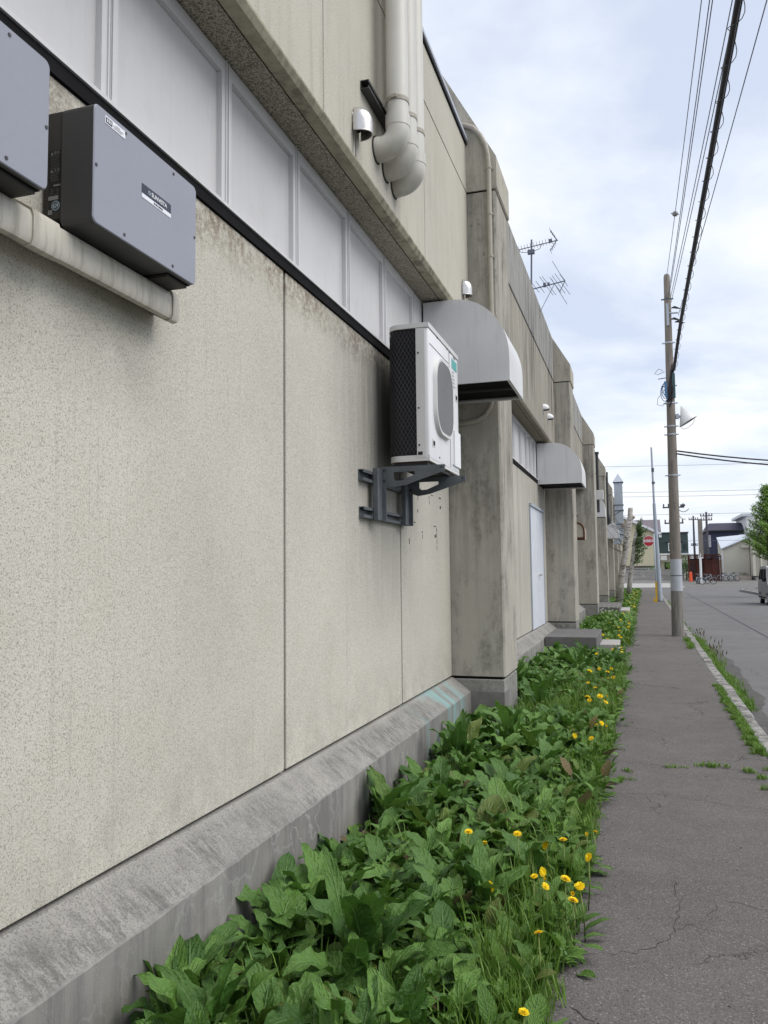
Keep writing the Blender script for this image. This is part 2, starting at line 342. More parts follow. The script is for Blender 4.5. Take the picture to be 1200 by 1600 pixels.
M['orange'] = flat('orange_plastic', (0.75, 0.10, 0.04), 0.5, 0.4, var=0.08)
M['sign_red'] = flat('sign_red', (0.45, 0.02, 0.03), 0.4, 0.4, var=0.04)
M['dark_pole'] = flat('dark_far_pole', (0.085, 0.085, 0.105), 0.7, 0.3)

# foliage
def leaf_mat(name, dark, light, rib, rough=0.42, trans=0.22, veins=True):
    n = NM(name, rough, 0.45)
    u, v, w = n.xyz(n.uv())
    fl = n.new('ShaderNodeMath'); fl.operation = 'FLOOR'; n.link(u, fl.inputs[0])
    oi = n.new('ShaderNodeObjectInfo')
    wn_ = n.new('ShaderNodeTexWhiteNoise'); wn_.noise_dimensions = '2D'
    cb = n.new('ShaderNodeCombineXYZ'); n.link(fl.outputs[0], cb.inputs[0]); n.link(oi.outputs['Random'], cb.inputs[1]); n.link(cb.outputs[0], wn_.inputs['Vector'])
    rnd = n.ramp(n.math('ADD', n.math('MULTIPLY', wn_.outputs['Value'], .7), n.math('MULTIPLY', n.noise(1.3, 3), .6)), 0.15, 1.05)
    c = n.mix(rnd, dark, light)
    # a few yellowing or brown leaves
    sep_ = n.xyz(wn_.outputs['Color'])
    c = n.mix(n.ramp(sep_[2], 0.93, 0.99, 0, 0.55), c, (0.16, 0.15, 0.03))
    c = n.mix(n.ramp(n.noise(45, 4, .7), 0.60, 0.72, 0, 0.30), c, tuple(q * 1.6 for q in light))
    if veins:
        t = n.math('ABSOLUTE', n.math('SUBTRACT', n.math('FRACT', u), 0.5))
        lat = n.math('FRACT', n.math('ADD', n.math('MULTIPLY', v, 7.0), n.math('ADD', n.math('MULTIPLY', t, -4.5), n.math('MULTIPLY', n.noise(30, 2), 0.9))))
        lv = n.math('ABSOLUTE', n.math('SUBTRACT', lat, 0.5))
        c = n.mix(n.ramp(lv, 0.0, 0.06, 0.12, 0), c, rib)
        c = n.mix(n.ramp(t, 0.010, 0.035, 0.85, 0), c, rib)
        n.bump(n.math('ADD', n.math('ADD', n.math('MULTIPLY', n.ramp(lv, 0, .30), 0.45), n.ramp(t, 0, .05)), n.math('MULTIPLY', n.noise(60, 4, .65), 2.2)), 0.75, 0.007)
    n.col(c)
    n.rough(n.ramp(n.noise(20, 3), .3, .7, rough - .08, rough + .14))
    tr = n.new('ShaderNodeBsdfTranslucent'); n.link(n.mix(0.5, c, (0.10, 0.22, 0.02)), tr.inputs[0])
    ms = n.new('ShaderNodeMixShader'); ms.inputs[0].default_value = trans
    n.link(n.b.outputs[0], ms.inputs[1]); n.link(tr.outputs[0], ms.inputs[2]); n.link(ms.outputs[0], n.out.inputs[0])
    return n.m
M['dock'] = leaf_mat('dock_leaf', (0.026, 0.088, 0.014), (0.150, 0.295, 0.056), (0.18, 0.31, 0.115), 0.36)
M['weed'] = leaf_mat('weed_leaf', (0.055, 0.135, 0.018), (0.155, 0.29, 0.05), (0.14, 0.25, 0.09), 0.5)
M['grass'] = leaf_mat('grass_blade', (0.075, 0.150, 0.016), (0.18, 0.32, 0.05), (0.1, 0.2, 0.05), 0.5, 0.3, False)
M['gink'] = leaf_mat('ginkgo_leaf', (0.085, 0.18, 0.020), (0.20, 0.34, 0.05), (0.1, 0.2, 0.05), 0.55, 0.3, False)
M['bushleaf'] = leaf_mat('bush_leaf', (0.020, 0.055, 0.014), (0.06, 0.125, 0.03), (0.1, 0.2, 0.05), 0.55, 0.25, False)
M['petal'] = flat('dandelion_petal', (0.86, 0.63, 0.012), 0.6, 0.2, var=0.1, sc=60)
M['stem'] = flat('flower_stem', (0.15, 0.20, 0.055), 0.6, 0.3, var=0.2)
M['seed'] = flat('brown_seed_head', (0.085, 0.06, 0.05), 0.9, 0.1, var=0.4)
M['puff'] = flat('white_puff', (0.62, 0.62, 0.60), 0.95, 0.1)
n = NM('birch_bark', 0.9, 0.2)
c = n.mix(n.ramp(n.noise(2.5, 5, .6), .35, .65), (0.30, 0.275, 0.245), (0.52, 0.50, 0.47))
c = n.mix(n.ramp(n.noise(3, 4, .65, n.scale(n.pos, 1.2, 1.2, 5)), .52, .62, 0, .85), c, (0.075, 0.06, 0.05)); n.col(c); M['birch'] = n.m
M['cutwood'] = flat('cut_wood', (0.42, 0.30, 0.22), 0.9, 0.1, var=0.2, sc=20)
M['bark'] = flat('dark_bark', (0.075, 0.06, 0.05), 0.95, 0.1, var=0.4, sc=20)

# ------------------------------------------------------------------ mesh builder
class MB:
    def __init__(s): s.v = []; s.f = []; s.uvs = None
    def add(s, vs, fs):
        o = len(s.v); s.v += [Vector(p) for p in vs]; s.f += [tuple(i + o for i in f) for f in fs]; return s
    def box(s, x0, x1, y0, y1, z0, z1, bev=0.0, seg=2):
        if bev <= 0:
            vs = [(x, y, z) for z in (z0, z1) for y in (y0, y1) for x in (x0, x1)]
            return s.add(vs, [(0, 2, 3, 1), (4, 5, 7, 6), (0, 1, 5, 4), (2, 6, 7, 3), (0, 4, 6, 2), (1, 3, 7, 5)])
        bm = bmesh.new(); bmesh.ops.create_cube(bm, size=1)
        for v in bm.verts:
            v.co = Vector(((x0 + x1) / 2 + v.co.x * (x1 - x0), (y0 + y1) / 2 + v.co.y * (y1 - y0), (z0 + z1) / 2 + v.co.z * (z1 - z0)))
        bmesh.ops.bevel(bm, geom=bm.edges[:], offset=bev, segments=seg, profile=0.5, affect='EDGES')
        return s.frombm(bm)
    def frombm(s, bm, mat=None):
        bm.verts.index_update()
        vs = [(mat @ v.co if mat else v.co.copy()) for v in bm.verts]; fs = [tuple(v.index for v in f.verts) for f in bm.faces]
        bm.free(); return s.add(vs, fs)
    def prism(s, prof, axis, a, b):      # prof: ccw list of 2-tuples; axis 'y': (x,z); 'x': (y,z); 'z': (x,y)
        def P(p, t): return {'y': (p[0], t, p[1]), 'x': (t, p[0], p[1]), 'z': (p[0], p[1], t)}[axis]
        k = len(prof); vs = [P(p, a) for p in prof] + [P(p, b) for p in prof]
        fs = [tuple(range(k)), tuple(reversed(range(k, 2 * k)))] + [(i, i + k, (i + 1) % k + k, (i + 1) % k) for i in range(k)]
        s.add(vs, fs); s.fix = True; return s
    def tube(s, pts, r, seg=8, caps=True, closed=False):
        pts = [Vector(p) for p in pts]; k = len(pts); rs = r if isinstance(r, (list, tuple)) else [r] * k
        rings = []; prev = None
        for i, p in enumerate(pts):
            a = pts[(i - 1) % k] if (closed or i > 0) else p; b = pts[(i + 1) % k] if (closed or i < k - 1) else p
            t = (b - a).normalized() if (b - a).length > 1e-9 else Vector((0, 0, 1))
            if prev is None: nrm = t.orthogonal().normalized()
            else:
                nrm = prev - t * prev.dot(t); nrm = nrm.normalized() if nrm.length > 1e-6 else t.orthogonal().normalized()
            prev = nrm; bn = t.cross(nrm)
            rings.append([p + (nrm * math.cos(2 * math.pi * j / seg) + bn * math.sin(2 * math.pi * j / seg)) * rs[i] for j in range(seg)])
        o = len(s.v)
        for rg in rings: s.v += rg
        for i in range(k if closed else k - 1):
            for j in range(seg):
                i2 = (i + 1) % k
                s.f.append((o + i * seg + j, o + i * seg + (j + 1) % seg, o + i2 * seg + (j + 1) % seg, o + i2 * seg + j))
        if caps and not closed:
            s.f.append(tuple(o + j for j in reversed(range(seg)))); s.f.append(tuple(o + (k - 1) * seg + j for j in range(seg)))
        return s
    def cyl(s, a, b, r, seg=12, r2=None): return s.tube([a, b], [r, r if r2 is None else r2], seg)
    def build(s, name, mat, parent=None, smooth=False, local=False, angle=None):
        me = bpy.data.meshes.new(name)
        off = Vector((0, 0, 0))
        if parent is not None and not local:
            q = parent
            while q is not None: off += q.location; q = q.parent
        me.from_pydata([v - off for v in s.v], [], s.f)
        bm = bmesh.new(); bm.from_mesh(me); bmesh.ops.recalc_face_normals(bm, faces=bm.faces[:]); bm.to_mesh(me); bm.free()
        me.materials.append(mat)
        if smooth:
            me.shade_smooth()
            if angle: me.set_sharp_from_angle(angle=R(angle))
        o = bpy.data.objects.new(name, me); C.objects.link(o)
        if parent is not None: o.parent = parent
        return o
def tag(o, label, cat, group=None, kind=None):
    if label: o['label'] = label
    if cat: o['category'] = cat
    if group: o['group'] = group
    if kind: o['kind'] = kind
    return o
def thing(name, label, cat, loc=(0, 0, 0), group=None, rz=0):
    o = bpy.data.objects.new(name, None); C.objects.link(o); o.location = loc; o.rotation_euler = (0, 0, rz); o.empty_display_size = 0.2
    return tag(o, label, cat, group)
def struct(o, label=None): o['kind'] = 'structure'; return tag(o, label, None)
def copy_tree(o, parent=None):
    c = o.copy(); C.objects.link(c)
    if parent is not None: c.parent = parent
    for ch in o.children: copy_tree(ch, c)
    return c
def text_mesh(body, size, m, bold=0.0):     # m maps the text's own xy plane into the world (or parent's) space
    cu = bpy.data.curves.new('t', 'FONT'); cu.body = body; cu.size = size; cu.offset = bold * size; cu.align_x = 'CENTER'; cu.align_y = 'CENTER'; cu.resolution_u = 3
    o = bpy.data.objects.new('t', cu); C.objects.link(o)
    dg = bpy.context.evaluated_depsgraph_get(); me = bpy.data.meshes.new_from_object(o.evaluated_get(dg))
    mb = MB(); mb.add([m @ v.co for v in me.vertices], [tuple(p.vertices) for p in me.polygons])
    bpy.data.objects.remove(o); bpy.data.curves.remove(cu); bpy.data.meshes.remove(me)
    return mb
def facing_x(x, y, z): return Matrix(((0, 0, 1, x), (1, 0, 0, y), (0, 1, 0, z), (0, 0, 0, 1)))      # plate looking to +X
def facing_ny(x, y, z): return Matrix(((1, 0, 0, x), (0, 0, -1, y), (0, 1, 0, z), (0, 0, 0, 1)))    # plate looking to -Y

# ------------------------------------------------------------------ setting
EDGE = [(-12, -.37), (0, -.37), (3, -.36), (7, -.32), (13, -.27), (30, -.25), (50, -.10), (76, 0.0)]
def edge_x(y):
    for (a, xa), (b, xb) in zip(EDGE, EDGE[1:]):
        if y <= b: return xa + (xb - xa) * (y - a) / (b - a)
    return EDGE[-1][1]
def kerb_x(y): return 0.97 + 0.0045 * (y - 8) if y > 8 else 0.97
g = MB().add([(-900, -300, -.16), (900, -300, -.16), (900, 1500, -.16), (-900, 1500, -.16)], [(0, 1, 2, 3)]).build('ground', M['ground']); struct(g)
b = MB(); b.add([(1.0, -15, -.10), (9.5, -15, -.10), (9.5, 74, -.10), (60, 74, -.10), (60, 86, -.10), (-60, 86, -.10), (-60, 74.8, -.10), (1.0, 74.8, -.10)], [tuple(range(8))])
struct(b.build('road', M['road']))
ys = [-12 + i * 0.25 for i in range(349)]
def hump(x, y):
    h = 0.012 * mnoise.noise(Vector((x * .9, y * .5, 2.1))) + 0.006 * mnoise.noise(Vector((x * 2.7, y * 2.2, 5)))
    if y > 6.6: h += 0.010 * min(1, max(0, (y - 6.95 - 0.45 * x) * 6))     # the step at the patch seam
    return h
b = MB(); NX = 9; vs_, fs_ = [], []
for y in ys:
    x0, x1 = edge_x(y) - 0.12, kerb_x(y)
    for i in range(NX):
        x = x0 + (x1 - x0) * i / (NX - 1); vs_.append((x, y, hump(x, y)))
for j in range(len(ys) - 1):
    for i in range(NX - 1): a = j * NX + i; fs_.append((a, a + 1, a + NX + 1, a + NX))
b.add(vs_, fs_); struct(b.build('sidewalk', M['sidewalk'], smooth=True))
b = MB()
y = -12.0
while y < 74:       # kerb stones, butted with small gaps, worn edges
    L = 0.60; dz = random.uniform(-.012, .008); x0 = kerb_x(y) + .004 + random.uniform(-.006, .006); w = random.uniform(.135, .15)
    if not (6.3 < y < 7.4): b.box(x0, x0 + w, y, y + L - .012, -.14, .012 + dz, .018, 2)
    y += L
struct(b.build('kerb', M['kerb'], smooth=False))
b = MB(); pts = [(7.25, 30), (7.22, 44), (7.15, 56), (7.05, 64), (7.3, 67), (8.6, 69.5), (12, 70.6)]
for (xa, ya), (xb, yb) in zip(pts, pts[1:]):
    d = Vector((xb - xa, yb - ya, 0)).normalized(); nn = Vector((d.y, -d.x, 0)) * .16
    a0, b0 = Vector((xa, ya, 0)), Vector((xb, yb, 0))
    b.add([tuple(p + Vector((0, 0, z))) for z in (-.13, .05) for p in (a0, b0, b0 + nn, a0 + nn)], [(4, 5, 6, 7), (0, 1, 5, 4), (1, 2, 6, 5), (2, 3, 7, 6), (3, 0, 4, 7)])
b.add([tuple(p) for p in [(9.6, 76.5, .04), (11, 79, .04), (14.5, 80, .04), (14.5, 80.2, .04), (10.9, 79.25, .04), (9.4, 76.6, .04)]], [(0, 1, 2, 3, 4, 5)])
struct(b.build('kerb_opposite', M['kerb']))
b = MB().add([(7.42, 20, -.02), (40, 20, -.02), (40, 69, -.02), (12, 70.4, -.02), (8.8, 69.2, -.02), (7.5, 66.8, -.02)], [tuple(range(6))]); struct(b.build('far_yard', M['road']))
b = MB().add([(-2.4, -12, -.02), (-.28, -12, -.02), (-.14, 30, -.02), (.05, 72, -.02), (-2.4, 72, -.02)], [(0, 1, 2, 3, 4)]); struct(b.build('soil_strip', M['soil']))
b = MB().add([(-30, 79, -.085), (4.0, 79, -.085), (4.0, 84, -.082), (-30, 84, -.082), (4.0, 90, .135), (-30, 90, .135)], [(0, 1, 2, 3), (3, 2, 4, 5)]); struct(b.build('far_pavement', M['apron']))
b = MB().add([(-60, 84, -.095), (60, 84, -.095), (60, 95, .30), (-60, 95, .30), (60, 106, .37), (-60, 106, .37), (60, 300, .40), (-60, 300, .40)], [(0, 1, 2, 3), (3, 2, 4, 5), (5, 4, 6, 7)]); struct(b.build('far_lot', M['ground']))
# drawn seams and tar lines lying in the road and the pavement
b = MB()
def ribbon(pts, w, z):
    pts = [Vector((p[0], p[1], z)) for p in pts]
    for a, c in zip(pts, pts[1:]):
        d = (c - a).normalized(); nn = Vector((-d.y, d.x, 0)) * w / 2
        b.add([a - nn, c - nn, c + nn, a + nn], [(0, 1, 2, 3)])
ribbon([(2.96, 8), (2.95, 21.6), (2.99, 32), (3.03, 45), (3.07, 62)], .045, -.096)
ribbon([(1.0, 26.2), (4, 26.0), (7.2, 26.3)], .03, -.096); ribbon([(1.1, 40), (7.2, 39.6)], .05, -.096); ribbon([(4.2, 14), (4.35, 26)], .03, -.0955)
struct(b.build('road_seam', flat('tar_seam', (0.05, 0.05, 0.055), .9)))

def crack(b, pts, w, rng, z=.0022):
    q = [Vector((p[0], p[1], 0)) for p in pts]; fine = [q[0]]
    for a, c in zip(q, q[1:]):
        m = max(2, int((c - a).length / .035))
        for j in range(1, m + 1): fine.append(a.lerp(c, j / m) + Vector((rng.gauss(0, .011), rng.gauss(0, .011), 0)))
    L_, R_ = [], []
    for j, p in enumerate(fine):
        d = (fine[min(j + 1, len(fine) - 1)] - fine[max(j - 1, 0)]); d = d.normalized() if d.length else Vector((1, 0, 0)); nn = Vector((-d.y, d.x, 0)); ww = w * rng.uniform(.25, 1.0) * (.2 if j in (0, len(fine) - 1) else 1)
        for lst, sg in ((L_, 1), (R_, -1)): v = p + nn * ww * .22 * sg; lst.append((v.x, v.y, hump(v.x, v.y) + z))
    k = len(fine); b.add(L_ + R_, [(j, j + 1, k + j + 1, k + j) for j in range(k - 1)])
b = MB(); rcx = random.Random(12)
for pts, w in (([(-.34, 6.02), (.05, 6.15), (.50, 6.02), (1.0, 5.92)], .010), ([(-.25, 7.02), (.20, 7.02), (.55, 7.12), (.97, 6.98)], .014),
               ([(.34, 4.30), (.55, 4.22), (.95, 4.12)], .010),
               ([(-.30, 3.12), (-.17, 2.98), (-.13, 2.78), (-.05, 2.62), (-.03, 2.4)], .014), ([(-.30, 3.55), (-.12, 3.62), (.02, 3.70), (.10, 3.9), (.13, 4.2), (.11, 4.5)], .009), ([(.10, 3.9), (.25, 4.05), (.30, 4.3)], .006), ([(-.05, 2.62), (.12, 2.5)], .006),
               ([(-.25, 13.6), (.3, 13.7), (1.0, 13.5)], .012), ([(-.22, 17.4), (.4, 17.5), (1.05, 17.4)], .014)):
    crack(b, pts, w, rcx)
o = b.build('pavement_cracks', flat('crack_dirt', (0.050, 0.046, 0.043), .95, .1)); struct(o)
b = MB(); rl = random.Random(77)
for i in range(420):
    y = 1.8 + 12 * rl.random() ** 1.4; x = rl.uniform(edge_x(y), kerb_x(y)) if rl.random() < .45 else edge_x(y) + abs(rl.gauss(0, .07)); r_ = rl.uniform(.002, .006)
    bm = bmesh.new(); bmesh.ops.create_icosphere(bm, subdivisions=1, radius=r_)
    b.frombm(bm, Matrix.Translation((x, y, hump(x, y) + r_ * .4)) @ Matrix.Diagonal((rl.uniform(.7, 1.5), 1, .7, 1)))
tag(b.build('grit', M['pebble']), 'loose grit and tiny stones scattered on the pavement', 'grit', kind='stuff')

b = MB(); lft, rgt = [], []
for i in range(120):          # dark silt washed along the kerb
    y = 7.0 + i * .14; a_ = mnoise.noise(Vector((y * .9, 3, 1))); w_ = .38 * max(0.05, math.sin(math.pi * min(1, (y - 7) / 16))) + .12 * a_ + .05 * mnoise.noise(Vector((y * 4, 1, 1)))
    lft.append((kerb_x(y) + .145, y, -.096)); rgt.append((kerb_x(y) + .16 + max(.02, w_), y, -.096))
b.add(lft + rgt, [(j, j + 1, 121 + j - 1 + 1 - 1, 120 + j) if False else (j, j + 1, 120 + j + 1, 120 + j) for j in range(119)])
struct(b.build('gutter_silt', ground_mat('gutter_silt', (0.085, 0.082, 0.080), (0.13, 0.127, 0.125), 7)))

# ------------------------------------------------------------------ the long building
Bd = thing('industrial_building', 'long cream concrete building with pillars, running along the weedy strip beside the pavement', 'building', (-1.9, 8, 0))
XW, XU, XP = -1.91, -1.66, -1.35
PY = [8.31 + 9.26 * k for k in range(-1, 7)]; PW = 0.86
END = PY[-1] + PW
MB().box(-14, -2.12, PY[0], END - .02, -.1, 5.9).build('core', M['dark_gap'], Bd)
MB().prism([(-14, 5.9), (-2.3, 5.9), (-2.1, 6.2), (-2.9, 7.9), (-14, 8.0)], 'y', PY[0], END - .02).build('roof', M['flashing'], Bd)
PANW = 2.315
for k in range(len(PY) - 1):
    y0, y1 = PY[k] + PW, PY[k + 1]
    first = (k == 0)
    # plinth
    pb = MB(); st_ = .035 if first else .25; m_ = int((y1 - y0) / st_); vs_, fs_ = [], []
    for j in range(m_ + 1):
        y = y0 + .003 + (y1 - y0 - .006) * j / m_
        e1, e2 = mnoise.noise(Vector((y * 9, 1.3, k))), mnoise.noise(Vector((y * 23, 7.7, k)))
        chip = .006 * max(0, e1) + .010 * max(0, e2 - .30) + .002 * e2; w_ = .003 * mnoise.noise(Vector((y * 2.2, 4, k)))
        vs_ += [(-2.14, y, -.12), (-1.713 + w_, y, -.12), (-1.713 + w_ * .6, y, .352 - chip), (-1.721 - chip * .8, y, .360 - chip * .3), (-1.902, y, .497), (-2.14, y, .497)]
    for j in range(m_):
        for i in range(6): a_ = j * 6; fs_.append((a_ + i, a_ + (i + 1) % 6, a_ + 6 + (i + 1) % 6, a_ + 6 + i))
    fs_ += [tuple(range(6)), tuple(m_ * 6 + i for i in range(6))]
    pb.add(vs_, fs_).build('plinth', M['plinth'], Bd)
    MB().box(-2.13, -1.94, y0, y1, .497, 3.36).build('wall_backing', M['joint'], Bd)
    # lower panels with open joints
    edges = [y0]
    yy = y1 - 1.845 if True else 0
    js = [yy - PANW * i for i in range(4)]
    edges = sorted([y0] + [j for j in js if j > y0 + .3] + [y1])
    for a, c in zip(edges, edges[1:]):
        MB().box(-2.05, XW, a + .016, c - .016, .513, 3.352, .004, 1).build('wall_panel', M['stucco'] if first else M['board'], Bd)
    # sill: black strip painting in sealant and underside shade, and a thin pale lip
    MB().box(-2.1, XW + .012, y0 + .002, y1 - .002, 3.354, 3.415).build('sill_strip', M['dark_gap'], Bd)
    MB().box(-2.1, XW + .022, y0 + .002, y1 - .002, 3.417, 3.434).build('window_sill', M['win_frame'], Bd)
    MB().box(-2.13, -1.975, y0, y1, 3.436, 4.215).build('window_backing', M['win_shadow'], Bd)
    # windows
    wend = y1 - 1.13
    mull = []
    if k == 0: mull = [-.05, .82, 1.68, 2.547, 3.48, 4.356, 5.258, 6.124, 7.02]
    elif k == 1: mull = [9.72, 10.6, 11.47, 12.35, 13.22, 14.07, 14.85, 15.42, 15.98]
    for i, (a, c) in enumerate(zip(mull, mull[1:])):
        g_ = .004 if i % 2 else .014
        w = MB(); z0, z1 = 3.438, 4.205; fw_ = .046; a += g_ / 2; c -= g_ / 2
        xf, xb = XW - .012, -1.968
        w.box(xb, xf, a, a + fw_, z0, z1).box(xb, xf, c - fw_, c, z0, z1).box(xb, xf, a + fw_, c - fw_, z1 - .075, z1).box(xb, xf, a + fw_, c - fw_, z0, z0 + .022)
        w.box(xf, xf + .007, a + .004, a + .014, z0, z1).box(xf, xf + .007, c - .013, c - .004, z0, z1)
        wo_ = w.build('window', M['win_frame'], Bd)
        MB().box(-1.964, -1.951, a + fw_, c - fw_, z0 + .022, z1 - .075).build('pane', M['win_pane'], wo_)
    if not mull or wend:
        a = mull[-1] if mull else y0
        MB().box(-1.968, XW - .014, a + .01, y1 - .002, 3.438, 4.205).build('blank_panel', M['win_frame'], Bd)
    # dark head line, soffit in two strips with a groove
    MB().box(-2.1, -1.93, y0, y1, 4.207, 4.26).build('window_head', M['dark_gap'], Bd)
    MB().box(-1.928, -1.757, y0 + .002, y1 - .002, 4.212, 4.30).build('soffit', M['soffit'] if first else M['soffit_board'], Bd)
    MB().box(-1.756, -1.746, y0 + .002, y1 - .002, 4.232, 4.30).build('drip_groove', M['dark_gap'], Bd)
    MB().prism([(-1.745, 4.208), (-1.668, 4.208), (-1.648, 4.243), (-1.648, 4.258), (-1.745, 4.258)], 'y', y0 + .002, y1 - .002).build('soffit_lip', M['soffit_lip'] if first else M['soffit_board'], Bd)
    # upper wall
    MB().box(-2.12, -1.70, y0, y1, 4.26, 6.2).build('upper_backing', M['joint'], Bd)
    for a, c in zip(edges, edges[1:]):
        MB().box(-1.9, XU, a + .008, c - .008, 4.259, 5.70, .004, 1).build('upper_wall_panel', M['stucco_upper'] if first else M['weathered'], Bd)
    if first:
        MB().box(-1.9, XU, y0 + .002, y1 - .01, 5.716, 6.235).build('coping_panel', M['stucco_upper'], Bd)
        MB().box(-2.0, XU + .012, y0 + .002, y1 - .004, 6.237, 6.262).build('flashing_shadow_gap', M['dark_gap'], Bd)
        MB().prism([(-2.0, 6.264), (XU + .03, 6.264), (XU + .03, 6.30), (-1.80, 6.62), (-2.0, 6.66)], 'y', y0 + .002, y1 - .004).build('roof_flashing', M['flashing'], Bd)
    else:
        MB().box(-1.88, XU + .012, y0 + .002, y1 - .004, 5.716, 6.65, .01, 1).build('coping_panel', M['coping'], Bd)
        MB().box(-1.88, XU - .02, y0 + .2, y1 - .2, 5.702, 5.715).build('coping_joint', M['dark_gap'], Bd)
for k, py in enumerate(PY):
    xp = XP + (0.0 if k < 2 else 0.035)
    a, c = py, py + PW
    MB().box(-2.3, xp - .008, a, c, -.12, .485, .008, 1).build('pillar_base', M['plinth'], Bd)
    MB().box(-2.3, xp - .03, a + .02, c - .02, .485, .52).build('pillar_joint', M['dark_gap'], Bd)
    bm = bmesh.new()
    prof = [(-2.3, a), (xp - .018, a), (xp, a + .018), (xp, c - .018), (xp - .018, c), (-2.3, c)]
    MB().prism(prof, 'z', .514, 5.690).build('pillar', M['pillar'], Bd)
    MB().box(-2.3, xp - .025, a + .012, c - .012, 5.69, 5.712).build('cap_joint', M['dark_gap'], Bd)
    MB().prism([(-2.6, 5.712), (xp + .004, 5.712), (xp + .02, 5.73), (xp + .02, 6.07), (-2.03, 7.32), (-2.6, 7.75)], 'y', a - .006, c + .006).build('pillar_cap', M['cap'], Bd)
# double door of the second bay
yd0, yd1 = 14.88, 16.86; MB().box(-1.95, XW + .002, yd0, yd1, .50, 2.80).build('door_gap', M['dark_gap'], Bd)
f_ = MB(); f_.box(-1.96, -1.885, yd0 - .05, yd0, .53, 2.80).box(-1.96, -1.885, yd1, yd1 + .05, .53, 2.80).box(-1.96, -1.862, yd0 - .06, yd1 + .06, 2.803, 2.85).build('door_frame', M['galv'], Bd)
for a, c, hs in ((yd0 + .012, 15.85, 0), (15.895, yd1 - .012, 1)):
    n = None
    d = MB().box(-1.95, -1.893, a, c, .515, 2.798, .004, 1).build('door', M['door'], Bd)
    if hs:
        MB().cyl((-1.893, a + .09, 1.52), (-1.84, a + .09, 1.52), .022, 10).cyl((-1.845, a + .06, 1.52), (-1.845, a + .20, 1.52), .016, 8).build('handle', M['steel'], d)
# cracks and little old fixing scars drawn on the panel beside the first pillar
b = MB(); rq = random.Random(6)
for ya, yb, z in ((6.72, 7.72, 2.04), (7.02, 7.95, 2.34)):
    q = ya
    while q < yb:
        w_ = rq.uniform(.02, .16)
        if rq.random() < .62: b.box(XW, XW + .002, q, min(yb, q + w_), z + rq.uniform(-.004, .004), z + rq.uniform(.007, .013))
        q += w_ + rq.uniform(.005, .05)
    for q in (ya, ya + .45 * (yb - ya), yb):
        zz = z - .01
        while zz > z - rq.uniform(.10, .22):
            l_ = rq.uniform(.01, .05)
            if rq.random() < .6: b.box(XW, XW + .002, q + rq.uniform(-.006, .006), q + rq.uniform(.009, .014), zz - l_, zz)
            zz -= l_ + .012
    b.cyl((XW, yb - .06, z - .09), (XW + .004, yb - .06, z - .09), .016, 8)
b.build('fixing_scar', M['dark_gap'], Bd)

# entrance steps
t = thing('concrete_step', 'dark concrete landing with a lower step, in front of the white double door', 'step', (-1.2, 15.5, 0))
MB().box(-1.70, -.78, 15.0, 17.1, -.1, .395, .012, 2).build('landing', M['step'], t)
MB().box(-.778, -.42, 15.9, 17.05, -.1, .19, .012, 2).build('lower_step', M['apron'], t)
t = thing('concrete_step', 'low grey concrete slab by the fourth pillar, beyond the dandelion patch', 'step', (-1.1, 31, 0))
MB().box(-1.60, -.72, 29.3, 33.6, -.1, .30, .012, 2).build('landing', M['step'], t)
MB().box(-.718, -.40, 30.2, 32.6, -.1, .15, .01, 1).build('lower_step', M['apron'], t)

# ------------------------------------------------------------------ hoods
def hood(y0, y1, out, zb, zt, mat, label, rust=False, name='vent_hood', inner=True, group=None):
    xw = XW + .004; d = out - xw
    t = thing(name, label, 'vent hood', (xw, (y0 + y1) / 2, zb), group)
    k = 14; fx = xw + d * .36
    arc = [(fx + (out - fx) * math.sin(i / k * math.pi / 2), zt - (zt - zb - .24) * (1 - math.cos(i / k * math.pi / 2))) for i in range(k + 1)]
    outer = [(xw, zb)] + [(xw, zt)] + arc + [(out, zb)]
    th = .004
    for ya, yb in ((y0, y0 + th), (y1 - th, y1)):
        MB().prism(outer, 'y', ya, yb).build('side_panel', mat, t)
    b = MB(); path = [(xw, zt)] + arc + [(out, zb)]
    for (xa, za), (xb, zb_) in zip(path, path[1:]):
        n_ = Vector((-(zb_ - za), 0, xb - xa)); n_ = n_.normalized() * -.004 if n_.length else n_
        b.add([(xa, y0 + .006, za), (xb, y0 + .006, zb_), (xb, y1 - .006, zb_), (xa, y1 - .006, za),
               (xa + n_.x, y0 + .006, za + n_.z), (xb + n_.x, y0 + .006, zb_ + n_.z), (xb + n_.x, y1 - .006, zb_ + n_.z), (xa + n_.x, y1 - .006, za + n_.z)], [(0, 1, 2, 3), (4, 7, 6, 5)])
    b.build('curved_cover', mat, t, smooth=True, angle=40)
    rim = MB()
    rim.box(out - .03, out - .006, y0 + .006, y1 - .006, zb + .002, zb + .02).box(xw + .05, out - .03, y0 + .006, y0 + .03, zb + .002, zb + .02).box(xw + .05, out - .03, y1 - .03, y1 - .006, zb + .002, zb + .02)
    rim.build('bottom_rim', M['rust'] if rust else mat, t)
    if inner:
        MB().box(xw + .02, out - .012, y0 + .008, y1 - .008, zb + .035, zb + .05).build('mouth_shade', M['dark_gap'], t)  # black sheet set in the hollow mouth to paint the shade inside
        MB().box(xw + .03, out - .03, (y0 + y1) / 2 - .008, (y0 + y1) / 2 + .008, zb + .012, zb + .034).build('cross_bar', M['inv_side'], t)
    if rust:
        e = MB(); e.tube([(x, y0 - .006, z) for x, z in arc] + [(out, y0 - .006, zb)], .028, 6).build('rusty_edge', M['rust'], t)
        e = MB(); e.box(fx, out, y0 - .012, y0 - .002, zb, zb + .05).build('rusty_edge', M['rust'], t)
    return t
hood(7.31, 8.20, -1.088, 3.365, 4.185, M['hood'], 'large pale grey quarter-round vent hood at the first pillar, behind the air conditioner')
